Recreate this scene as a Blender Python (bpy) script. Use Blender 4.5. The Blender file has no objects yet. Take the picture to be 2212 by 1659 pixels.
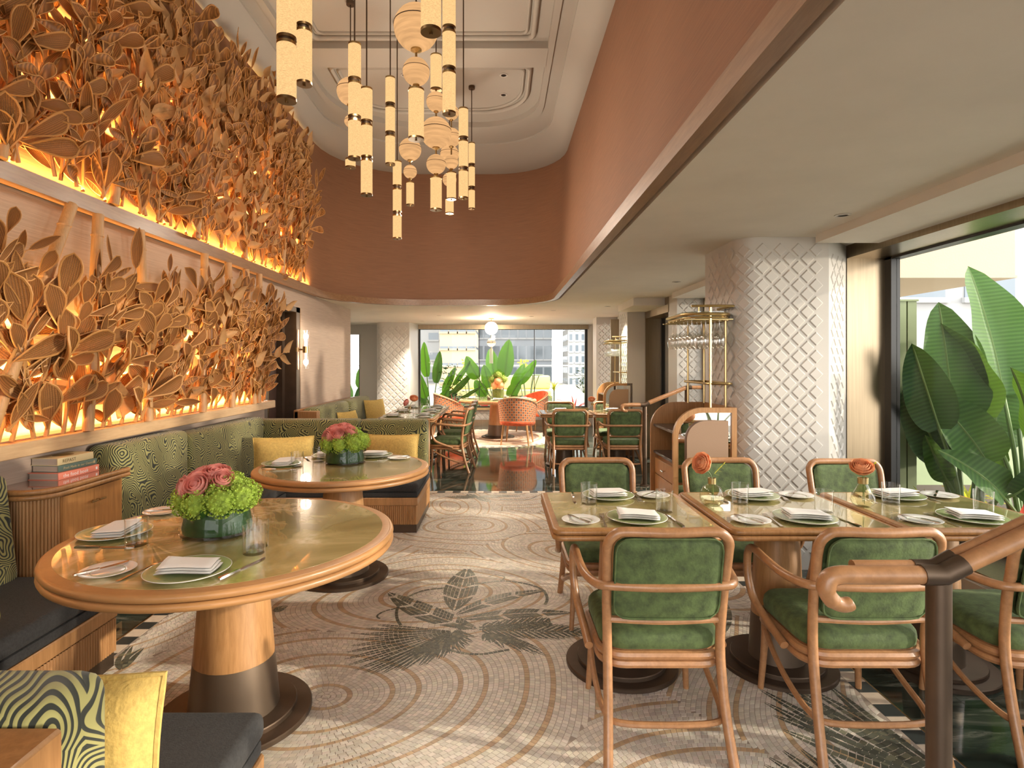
import bpy, bmesh, math, random
import numpy as np
from mathutils import Vector, Matrix, Euler
R = math.radians
PI = math.pi
rnd = random.Random(7)
C = bpy.context.scene.collection
SC = bpy.context.scene
FZ = 0.0065          # top of the mosaic
TZ = 0.742           # table top height

# ---------------------------------------------------------------- camera
cam = bpy.data.cameras.new('camera')
cam.sensor_width = 36.0
cam.lens = 1250 / 2212 * 36
cam.shift_x = (1106 - 1078) / 2212
cam.shift_y = (784 - 829.5) / 2212
cam.clip_end = 400
co = bpy.data.objects.new('camera', cam)
co.location = (0, 0, 1.43)
co.rotation_euler = (R(90), 0, 0)
C.objects.link(co)
SC.camera = co

# ---------------------------------------------------------------- world, sun, daylight
wd = bpy.data.worlds.new('sky')
SC.world = wd
wd.use_nodes = True
_n = wd.node_tree.nodes['Background']
_n.inputs[0].default_value = (1.0, 0.985, 0.965, 1)
_n.inputs[1].default_value = 4.2


def sun(name, d, power, angle, col):
    l = bpy.data.lights.new(name, 'SUN')
    l.energy = power
    l.angle = R(angle)
    l.color = col
    o = bpy.data.objects.new(name, l)
    o.rotation_euler = Vector(d).to_track_quat('-Z', 'Y').to_euler()
    o.location = (6, -2, 6)
    C.objects.link(o)


sun('sun', (-0.93, 0.17, -0.35), 2.9, 1.2, (1.0, 0.88, 0.70))
sun('sun_off_tower_glass', (-0.93, 0.36, -0.045), 2.1, 2.0, (1.0, 0.88, 0.72))


def area(name, loc, d, sx, sy, power, col, portal=False, spread=180):
    l = bpy.data.lights.new(name, 'AREA')
    l.shape = 'RECTANGLE'
    l.size, l.size_y = sx, sy
    l.energy = power
    l.color = col
    l.spread = R(spread)
    o = bpy.data.objects.new(name, l)
    o.location = loc
    z = -Vector(d).normalized()
    yv = Vector((0, 1, 0)) if abs(d[2]) > .3 else Vector((0, 0, 1))
    yv = (yv - z * yv.dot(z)).normalized()
    o.rotation_euler = Matrix((yv.cross(z), yv, z)).transposed().to_euler()
    C.objects.link(o)
    if portal:
        l.cycles.is_portal = True
    return o


area('portal_side', (2.86, 0.6, 1.3), (-1, 0, 0), 7.2, 2.0, 1, (1, 1, 1), True)
area('portal_back', (0.1, 13.15, 1.35), (0, -1, 0), 3.9, 2.0, 1, (1, 1, 1), True)
area('portal_side_far', (2.58, 11.2, 1.3), (-1, 0, 0), 3.6, 2.0, 1, (1, 1, 1), True)
area('portal_fill_opening', (-0.7, -2.9, 1.5), (0, 1, 0), 4.6, 3.0, 1, (1, 1, 1), True)  # unseen opening behind the camera, sized for fill daylight

SC.view_settings.view_transform = 'Standard'
SC.view_settings.look = 'None'
SC.view_settings.exposure = 0.42
SC.view_settings.gamma = 1.0
SC.view_settings.use_curve_mapping = False
SC.cycles.max_bounces = 9
SC.cycles.diffuse_bounces = 5
SC.cycles.glossy_bounces = 4
SC.cycles.transmission_bounces = 6
SC.cycles.transparent_max_bounces = 24
SC.cycles.caustics_reflective = False
SC.cycles.caustics_refractive = False
SC.cycles.sample_clamp_indirect = 6.0
SC.cycles.use_adaptive_sampling = True
SC.cycles.adaptive_threshold = 0.02


# ---------------------------------------------------------------- mesh builder
def smooth(pts, n=6, closed=False):
    P = [Vector(p) for p in pts]
    m = len(P)
    out = []
    rng = range(m if closed else m - 1)
    for i in rng:
        if closed:
            a, b, c, d = P[(i - 1) % m], P[i], P[(i + 1) % m], P[(i + 2) % m]
        else:
            a, b, c, d = P[max(i - 1, 0)], P[i], P[i + 1], P[min(i + 2, m - 1)]
        for k in range(n):
            t = k / n
            out.append(0.5 * ((2 * b) + (c - a) * t + (2 * a - 5 * b + 4 * c - d) * t * t + (3 * b - a - 3 * c + d) * t ** 3))
    if not closed:
        out.append(P[-1].copy())
    return out


def rrect(x0, x1, y0, y1, r, seg=6):
    out = []
    for cx, cy, a in ((x1 - r, y0 + r, -90), (x1 - r, y1 - r, 0), (x0 + r, y1 - r, 90), (x0 + r, y0 + r, 180)):
        for k in range(seg + 1):
            t = R(a + 90 * k / seg)
            out.append((cx + r * math.cos(t), cy + r * math.sin(t)))
    return out


class B:
    def __init__(s):
        s.v, s.f, s.uv = [], [], []

    def add(s, vs, fs):
        o = len(s.v)
        s.v += [tuple(v) for v in vs]
        s.f += [tuple(i + o for i in f) for f in fs]
        return s

    def box(s, x0, x1, y0, y1, z0, z1):
        return s.add([(x, y, z) for z in (z0, z1) for y in (y0, y1) for x in (x0, x1)],
                     [(0, 2, 3, 1), (4, 5, 7, 6), (0, 1, 5, 4), (2, 6, 7, 3), (0, 4, 6, 2), (1, 3, 7, 5)])

    def rbox(s, x0, x1, y0, y1, z0, z1, r=0.01, seg=2, M=None, puff=0):
        bm = bmesh.new()
        bmesh.ops.create_cube(bm, size=1)
        for v in bm.verts:
            v.co = Vector(((x0 + x1) / 2 + v.co.x * (x1 - x0), (y0 + y1) / 2 + v.co.y * (y1 - y0), (z0 + z1) / 2 + v.co.z * (z1 - z0)))
        if puff:
            bmesh.ops.subdivide_edges(bm, edges=bm.edges[:], cuts=4, use_grid_fill=True)
            c = Vector(((x0 + x1) / 2, (y0 + y1) / 2, (z0 + z1) / 2))
            h = Vector(((x1 - x0) / 2, (y1 - y0) / 2, (z1 - z0) / 2))
            ax = min(range(3), key=lambda i: h[i])
            o = [i for i in range(3) if i != ax]
            for v in bm.verts:
                d = v.co - c
                a, b2 = d[o[0]] / h[o[0]], d[o[1]] / h[o[1]]
                w = max(0, (1 - a * a)) ** .5 * max(0, (1 - b2 * b2)) ** .5
                v.co[ax] = c[ax] + d[ax] * (1 - puff + puff * 1.6 * w)
        if r and not puff:
            bmesh.ops.bevel(bm, geom=bm.edges[:], offset=r, segments=seg, profile=0.5, affect='EDGES')
        if M is not None:
            bm.transform(M)
        bm.verts.index_update()
        s.add([v.co[:] for v in bm.verts], [[v.index for v in f.verts] for f in bm.faces])
        bm.free()
        return s

    def loft(s, rings, closed=True, path_closed=False, cap=(True, True)):
        n = len(rings[0])
        vs = [p for r in rings for p in r]
        fs = []
        m = len(rings)
        for i in range(m if path_closed else m - 1):
            a, b = i * n, ((i + 1) % m) * n
            for j in range(n if closed else n - 1):
                k = (j + 1) % n
                fs.append((a + j, a + k, b + k, b + j))
        if not path_closed and closed:
            if cap[0]:
                fs.append(tuple(range(n - 1, -1, -1)))
            if cap[1]:
                fs.append(tuple((m - 1) * n + j for j in range(n)))
        return s.add(vs, fs)

    def tube(s, pts, r, n=8, closed=False, cap=True, flat=1.0):
        P = [Vector(p) for p in pts]
        m = len(P)
        rr = r if isinstance(r, (list, tuple)) else [r] * m
        if len(rr) != m:
            rr = [rr[0] + (rr[-1] - rr[0]) * i / (m - 1) for i in range(m)]
        T = []
        for i in range(m):
            a, b = (P[(i - 1) % m], P[(i + 1) % m]) if closed else (P[max(i - 1, 0)], P[min(i + 1, m - 1)])
            T.append((b - a).normalized())
        u = T[0].orthogonal().normalized()
        if abs(T[0].z) < .9:
            u = Vector((0, 0, 1)) - T[0] * T[0].z
            u.normalize()
        rings = []
        for i in range(m):
            u = (u - T[i] * u.dot(T[i])).normalized()
            w = T[i].cross(u)
            rings.append([P[i] + (u * math.cos(2 * PI * k / n) * flat + w * math.sin(2 * PI * k / n)) * rr[i] for k in range(n)])
        return s.loft(rings, True, closed, (cap, cap))

    def lathe(s, prof, n=32, c=(0, 0, 0), sx=1, sy=1, cap=(True, True)):
        rings = [[(c[0] + r * sx * math.cos(2 * PI * k / n), c[1] + r * sy * math.sin(2 * PI * k / n), c[2] + z) for k in range(n)] for r, z in prof]
        return s.loft(rings, True, False, cap)

    def prism(s, out, z0, z1):
        return s.loft([[(x, y, z0) for x, y in out], [(x, y, z1) for x, y in out]])

    def grid(s, fn, nu, nv, uv=None):
        vs = [fn(i / nu, j / nv) for j in range(nv + 1) for i in range(nu + 1)]
        fs = [(j * (nu + 1) + i, j * (nu + 1) + i + 1, (j + 1) * (nu + 1) + i + 1, (j + 1) * (nu + 1) + i) for j in range(nv) for i in range(nu)]
        if uv:
            s.uv += [uv(i / nu, j / nv) for j in range(nv + 1) for i in range(nu + 1)]
        return s.add(vs, fs)

    def xf(s, M):
        s.v = [tuple(M @ Vector(v)) for v in s.v]
        return s

    def mesh(s, name, mat, sm=True, ang=38):
        me = bpy.data.meshes.new(name)
        me.from_pydata(s.v, [], s.f)
        if mat is not None:
            me.materials.append(mat)
        if s.uv and len(s.uv) == len(s.v):
            ul = me.uv_layers.new(name='UVMap')
            li = np.empty(len(me.loops), dtype=np.int32)
            me.loops.foreach_get('vertex_index', li)
            ul.data.foreach_set('uv', np.array(s.uv, dtype=np.float32)[li].ravel())
        if sm:
            me.polygons.foreach_set('use_smooth', [True] * len(me.polygons))
            me.set_sharp_from_angle(angle=R(ang))
        me.update()
        return me

    def build(s, name, mat, parent=None, sm=True, ang=38, kind=None, label=None):
        return link(name, s.mesh(name, mat, sm, ang), parent, kind, label)


def link(name, me, parent=None, kind=None, label=None, mx=None):
    o = bpy.data.objects.new(name, me)
    C.objects.link(o)
    if parent is not None:
        o.parent = parent
    if kind:
        o['kind'] = kind
    if label:
        o['label'] = label
    if mx is not None:
        o.matrix_local = mx
    return o


def tag(o, label, cat, group=None):
    o['label'] = label
    o['category'] = cat
    if group:
        o['group'] = group
    return o


def thing(name, label, cat, loc=(0, 0, 0), rz=0, group=None):
    o = bpy.data.objects.new(name, None)
    o.empty_display_size = .1
    C.objects.link(o)
    o.location = loc
    o.rotation_euler = (0, 0, rz)
    return tag(o, label, cat, group)


KIDS = {}


def kids(o):
    return [c for c in o.children]


def dup(o, loc, rz, label, parent=None):
    c = o.copy()
    C.objects.link(c)
    if parent is None:
        c.location = loc
        c.rotation_euler = (0, 0, rz)
        c['label'] = label
    else:
        c.parent = parent
    for k in o.children:
        dup(k, None, None, None, c)
    return c


def struct(name, b, mat, parent=None, sm=True, ang=30):
    return b.build(name, mat, parent, sm, ang, 'structure' if parent is None else None)


# ---------------------------------------------------------------- materials
def newmat(name):
    m = bpy.data.materials.new(name)
    m.use_nodes = True
    nt = m.node_tree
    return m, nt, nt.nodes['Principled BSDF'], nt.nodes['Material Output']


def nd(nt, t, **kw):
    n = nt.nodes.new(t)
    for k, v in kw.items():
        if k.startswith('i_'):
            n.inputs[k[2:]].default_value = v
        else:
            setattr(n, k, v)
    return n


def coords(nt, scale=(1, 1, 1), rot=(0, 0, 0), out='Object'):
    tc = nd(nt, 'ShaderNodeTexCoord')
    mp = nd(nt, 'ShaderNodeMapping')
    mp.inputs['Scale'].default_value = scale
    mp.inputs['Rotation'].default_value = rot
    nt.links.new(tc.outputs[out], mp.inputs[0])
    return mp.outputs[0]


def ramp(nt, fac, stops, interp='LINEAR'):
    r = nd(nt, 'ShaderNodeValToRGB')
    r.color_ramp.interpolation = interp
    e = r.color_ramp.elements
    while len(e) < len(stops):
        e.new(.5)
    for i, (p, c) in enumerate(stops):
        e[i].position = p
        e[i].color = (*c, 1)
    nt.links.new(fac, r.inputs[0])
    return r.outputs[0]


def addbump(nt, p, vec, scale, strength, dist=0.004, detail=2, kind='noise', height=None):
    if height is None:
        t = nd(nt, 'ShaderNodeTexNoise', i_Scale=scale, i_Detail=detail)
        nt.links.new(vec, t.inputs['Vector'])
        height = t.outputs[0]
    b = nd(nt, 'ShaderNodeBump', i_Strength=strength, i_Distance=dist)
    nt.links.new(height, b.inputs['Height'])
    nt.links.new(b.outputs[0], p.inputs['Normal'])


def P(name, col, rough=.5, metal=0, var=None, bump=None, coat=0, sheen=0, spec=.5, transl=0):
    """var = (scale, amount, stretch), bump = (scale, strength, stretch)"""
    m, nt, p, out = newmat(name)
    p.inputs['Base Color'].default_value = (*col, 1)
    p.inputs['Roughness'].default_value = rough
    p.inputs['Metallic'].default_value = metal
    p.inputs['Specular IOR Level'].default_value = spec
    p.inputs['Coat Weight'].default_value = coat
    p.inputs['Coat Roughness'].default_value = .05
    if sheen:
        p.inputs['Sheen Weight'].default_value = sheen
        p.inputs['Sheen Tint'].default_value = (*[min(1, c * 2.5 + .1) for c in col], 1)
    colout = None
    if var:
        t = nd(nt, 'ShaderNodeTexNoise', i_Scale=var[0], i_Detail=4.0, i_Roughness=.6)
        nt.links.new(coords(nt, var[2]), t.inputs['Vector'])
        a = var[1]
        colout = ramp(nt, t.outputs[0], [(.3, tuple(c * (1 - a) for c in col)), (.7, tuple(min(1, c * (1 + a)) for c in col))])
        nt.links.new(colout, p.inputs['Base Color'])
    if bump:
        addbump(nt, p, coords(nt, bump[2]), bump[0], bump[1])
    if transl:
        tr = nd(nt, 'ShaderNodeBsdfTranslucent')
        tr.inputs[0].default_value = (*[min(1, c * 1.3) for c in col], 1)
        if colout is not None:
            nt.links.new(colout, tr.inputs[0])
        mx = nd(nt, 'ShaderNodeMixShader', i_Fac=transl)
        nt.links.new(p.outputs[0], mx.inputs[1])
        nt.links.new(tr.outputs[0], mx.inputs[2])
        nt.links.new(mx.outputs[0], out.inputs[0])
    return m


def emit(name, col, strength, var=None):
    m, nt, p, out = newmat(name)
    e = nd(nt, 'ShaderNodeEmission')
    e.inputs[0].default_value = (*col, 1)
    e.inputs[1].default_value = strength
    if var:
        t = nd(nt, 'ShaderNodeTexNoise', i_Scale=var[0], i_Detail=3.0)
        nt.links.new(coords(nt, var[2]), t.inputs['Vector'])
        nt.links.new(ramp(nt, t.outputs[0], [(.3, tuple(c * (1 - var[1]) for c in col)), (.7, tuple(c * (1 + var[1] * .6) for c in col))]), e.inputs[0])
    nt.links.new(e.outputs[0], out.inputs[0])
    return m


def thin_glass(name, tint=(1, 1, 1), gloss=.12, rough=.0, blend=.25, milk=0):
    m, nt, p, out = newmat(name)
    nt.nodes.remove(p)
    tr = nd(nt, 'ShaderNodeBsdfTransparent')
    tr.inputs[0].default_value = (*tint, 1)
    gl = nd(nt, 'ShaderNodeBsdfGlossy')
    gl.inputs['Roughness'].default_value = rough
    lw = nd(nt, 'ShaderNodeLayerWeight', i_Blend=.5)
    pw = nd(nt, 'ShaderNodeMath', operation='POWER')
    pw.inputs[1].default_value = 4.0
    nt.links.new(lw.outputs['Facing'], pw.inputs[0])
    ad = nd(nt, 'ShaderNodeMath', operation='MULTIPLY_ADD')
    ad.inputs[1].default_value = blend * 2
    ad.inputs[2].default_value = gloss
    ad.use_clamp = True
    nt.links.new(pw.outputs[0], ad.inputs[0])
    mx = nd(nt, 'ShaderNodeMixShader')
    nt.links.new(ad.outputs[0], mx.inputs[0])
    nt.links.new(tr.outputs[0], mx.inputs[1])
    nt.links.new(gl.outputs[0], mx.inputs[2])
    nt.links.new(mx.outputs[0], out.inputs[0])
    if milk:
        tl = nd(nt, 'ShaderNodeBsdfTranslucent')
        tl.inputs[0].default_value = (.9, .86, .78, 1)
        m2 = nd(nt, 'ShaderNodeMixShader', i_Fac=milk)
        nt.links.new(mx.outputs[0], m2.inputs[1])
        nt.links.new(tl.outputs[0], m2.inputs[2])
        nt.links.new(m2.outputs[0], out.inputs[0])
    return m


def pattern_fabric(name, dark, light, cell=7.0, freq=70.0):
    m, nt, p, out = newmat(name)
    tc = nd(nt, 'ShaderNodeTexCoord')
    dots = []
    for v in ((1, 1, .15), (-.35, .35, 1)):
        d = nd(nt, 'ShaderNodeVectorMath', operation='DOT_PRODUCT')
        d.inputs[1].default_value = v
        nt.links.new(tc.outputs['Object'], d.inputs[0])
        dots.append(d.outputs['Value'])
    cb = nd(nt, 'ShaderNodeCombineXYZ')
    nt.links.new(dots[0], cb.inputs[0])
    nt.links.new(dots[1], cb.inputs[1])
    vec = cb.outputs[0]
    nz = nd(nt, 'ShaderNodeTexNoise', i_Scale=6.0, i_Detail=1.0)
    nt.links.new(vec, nz.inputs['Vector'])
    mixv = nd(nt, 'ShaderNodeMix', data_type='VECTOR')
    mixv.inputs[0].default_value = .14
    nt.links.new(vec, mixv.inputs[4])
    nt.links.new(nz.outputs[1], mixv.inputs[5])
    vo = nd(nt, 'ShaderNodeTexVoronoi', i_Scale=cell, i_Randomness=.9)
    vo.voronoi_dimensions = '2D'
    nt.links.new(mixv.outputs[1], vo.inputs['Vector'])
    mu = nd(nt, 'ShaderNodeMath', operation='MULTIPLY')
    mu.inputs[1].default_value = freq
    nt.links.new(vo.outputs['Distance'], mu.inputs[0])
    si = nd(nt, 'ShaderNodeMath', operation='SINE')
    nt.links.new(mu.outputs[0], si.inputs[0])
    rg = nd(nt, 'ShaderNodeMapRange')
    rg.inputs[1].default_value = -1
    nt.links.new(si.outputs[0], rg.inputs[0])
    c = ramp(nt, rg.outputs[0], [(.36, dark), (.52, light)])
    nt.links.new(c, p.inputs['Base Color'])
    p.inputs['Roughness'].default_value = .85
    p.inputs['Sheen Weight'].default_value = .15
    addbump(nt, p, vec, 1, .35, .003, height=rg.outputs[0])
    return m


def onyx(name):
    m, nt, p, out = newmat(name)
    vec = coords(nt)
    t = nd(nt, 'ShaderNodeTexNoise', i_Scale=2.2, i_Detail=8.0, i_Roughness=.55, i_Distortion=1.6)
    nt.links.new(vec, t.inputs['Vector'])
    c = ramp(nt, t.outputs[0], [(.30, (.24, .195, .065)), (.44, (.35, .285, .11)), (.53, (.46, .375, .165)), (.58, (.66, .54, .33)), (.62, (.43, .35, .15)), (.72, (.30, .24, .09))])
    nt.links.new(c, p.inputs['Base Color'])
    p.inputs['Roughness'].default_value = .18
    p.inputs['Coat Weight'].default_value = 1.0
    p.inputs['Coat Roughness'].default_value = .015
    return m


def wood(name, a, b, stretch=(26, 26, 2.2), rough=.42, coat=.15):
    m, nt, p, out = newmat(name)
    vec = coords(nt, stretch)
    t = nd(nt, 'ShaderNodeTexNoise', i_Scale=2.4, i_Detail=5.0, i_Roughness=.65, i_Distortion=.4)
    nt.links.new(vec, t.inputs['Vector'])
    nt.links.new(ramp(nt, t.outputs[0], [(.3, a), (.68, b)]), p.inputs['Base Color'])
    p.inputs['Roughness'].default_value = rough
    p.inputs['Coat Weight'].default_value = coat
    p.inputs['Coat Roughness'].default_value = .2
    addbump(nt, p, vec, 4.0, .12, .002)
    return m


def textile(name, col, amt=.14, stretch=(1, 6, 160), b=.3):
    """woven wall covering: fine streaks along the wall"""
    m, nt, p, out = newmat(name)
    vec = coords(nt, stretch)
    t = nd(nt, 'ShaderNodeTexNoise', i_Scale=2.0, i_Detail=3.0)
    nt.links.new(vec, t.inputs['Vector'])
    nt.links.new(ramp(nt, t.outputs[0], [(.3, tuple(c * (1 - amt) for c in col)), (.7, tuple(c * (1 + amt) for c in col))]), p.inputs['Base Color'])
    p.inputs['Roughness'].default_value = .75
    addbump(nt, p, vec, 2.0, b, .002)
    return m


def rattan(name, a, b):
    m, nt, p, out = newmat(name)
    vec = coords(nt)
    w1 = nd(nt, 'ShaderNodeTexWave', i_Scale=9.0, i_Distortion=.3)
    w1.bands_direction = 'X'
    w2 = nd(nt, 'ShaderNodeTexWave', i_Scale=16.0, i_Distortion=.3)
    w2.bands_direction = 'Y'
    nt.links.new(vec, w1.inputs['Vector'])
    nt.links.new(vec, w2.inputs['Vector'])
    mu = nd(nt, 'ShaderNodeMath', operation='MULTIPLY')
    nt.links.new(w1.outputs[1], mu.inputs[0])
    nt.links.new(w2.outputs[1], mu.inputs[1])
    c = ramp(nt, mu.outputs[0], [(.0, a), (.55, b)])
    nt.links.new(c, p.inputs['Base Color'])
    p.inputs['Roughness'].default_value = .55
    addbump(nt, p, vec, 1, .5, .01, height=mu.outputs[0])
    tr = nd(nt, 'ShaderNodeBsdfTranslucent')
    nt.links.new(c, tr.inputs[0])
    mx = nd(nt, 'ShaderNodeMixShader', i_Fac=.22)
    nt.links.new(p.outputs[0], mx.inputs[1])
    nt.links.new(tr.outputs[0], mx.inputs[2])
    nt.links.new(mx.outputs[0], out.inputs[0])
    return m


def scallop(name):
    m, nt, p, out = newmat(name)
    vec = coords(nt, (1, 1, 1), (0, 0, R(45)), 'UV')
    vo = nd(nt, 'ShaderNodeTexVoronoi', i_Scale=17.0, i_Randomness=0.0)
    vo.voronoi_dimensions = '2D'
    nt.links.new(vec, vo.inputs['Vector'])
    nt.links.new(ramp(nt, vo.outputs['Distance'], [(0, (.62, .17, .05)), (.36, (.70, .22, .08)), (.40, (.80, .55, .36)), (.47, (.80, .55, .36)), (.5, (.035, .035, .05)), (.60, (.035, .035, .05)), (.63, (.62, .2, .08))]), p.inputs['Base Color'])
    p.inputs['Roughness'].default_value = .8
    return m


def marble(name):
    m, nt, p, out = newmat(name)
    t = nd(nt, 'ShaderNodeTexNoise', i_Scale=1.6, i_Detail=9.0, i_Roughness=.62, i_Distortion=1.2)
    tc = nd(nt, 'ShaderNodeTexCoord')
    ge = nd(nt, 'ShaderNodeNewGeometry')
    mp = nd(nt, 'ShaderNodeMapping')
    mp.inputs['Scale'].default_value = (1.2, 7, 1)
    mp.inputs['Rotation'].default_value = (0, 0, R(12))
    nt.links.new(ge.outputs['Position'], mp.inputs[0])
    nt.links.new(mp.outputs[0], t.inputs['Vector'])
    nt.links.new(ramp(nt, t.outputs[0], [(.34, (.012, .020, .016)), (.50, (.034, .048, .038)), (.60, (.075, .088, .07)), (.65, (.19, .19, .155)), (.69, (.05, .062, .05))]), p.inputs['Base Color'])
    p.inputs['Roughness'].default_value = .06
    p.inputs['Specular IOR Level'].default_value = .6
    return m


def attrmat(name, rough=.4, spec=.4):
    m, nt, p, out = newmat(name)
    a = nd(nt, 'ShaderNodeAttribute', attribute_name='Col')
    t = nd(nt, 'ShaderNodeTexNoise', i_Scale=40.0, i_Detail=2.0)
    nt.links.new(coords(nt), t.inputs['Vector'])
    mx = nd(nt, 'ShaderNodeMix', data_type='RGBA', blend_type='MULTIPLY')
    mx.inputs[0].default_value = 1.0
    nt.links.new(a.outputs[0], mx.inputs[6])
    nt.links.new(ramp(nt, t.outputs[0], [(.3, (.88, .88, .88)), (.7, (1, 1, 1))]), mx.inputs[7])
    nt.links.new(mx.outputs[2], p.inputs['Base Color'])
    p.inputs['Roughness'].default_value = rough
    p.inputs['Specular IOR Level'].default_value = spec
    return m


def leafmat(name, a, b, transl=.35, rough=.35, freq=11):
    m, nt, p, out = newmat(name)
    vec = coords(nt)
    p.inputs['Specular IOR Level'].default_value = .18
    w = nd(nt, 'ShaderNodeTexWave', i_Scale=freq, i_Distortion=.6)
    w.bands_direction = 'Y'
    nt.links.new(vec, w.inputs['Vector'])
    c = ramp(nt, w.outputs[1], [(.2, a), (.9, b)])
    nt.links.new(c, p.inputs['Base Color'])
    p.inputs['Roughness'].default_value = rough
    addbump(nt, p, vec, 1, .12, .006, height=w.outputs[1])
    tr = nd(nt, 'ShaderNodeBsdfTranslucent')
    tr.inputs[0].default_value = (min(1, b[0] * 2.2), min(1, b[1] * 1.8), b[2] * .8, 1)
    mx = nd(nt, 'ShaderNodeMixShader', i_Fac=transl)
    nt.links.new(p.outputs[0], mx.inputs[1])
    nt.links.new(tr.outputs[0], mx.inputs[2])
    nt.links.new(mx.outputs[0], out.inputs[0])
    return m


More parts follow.
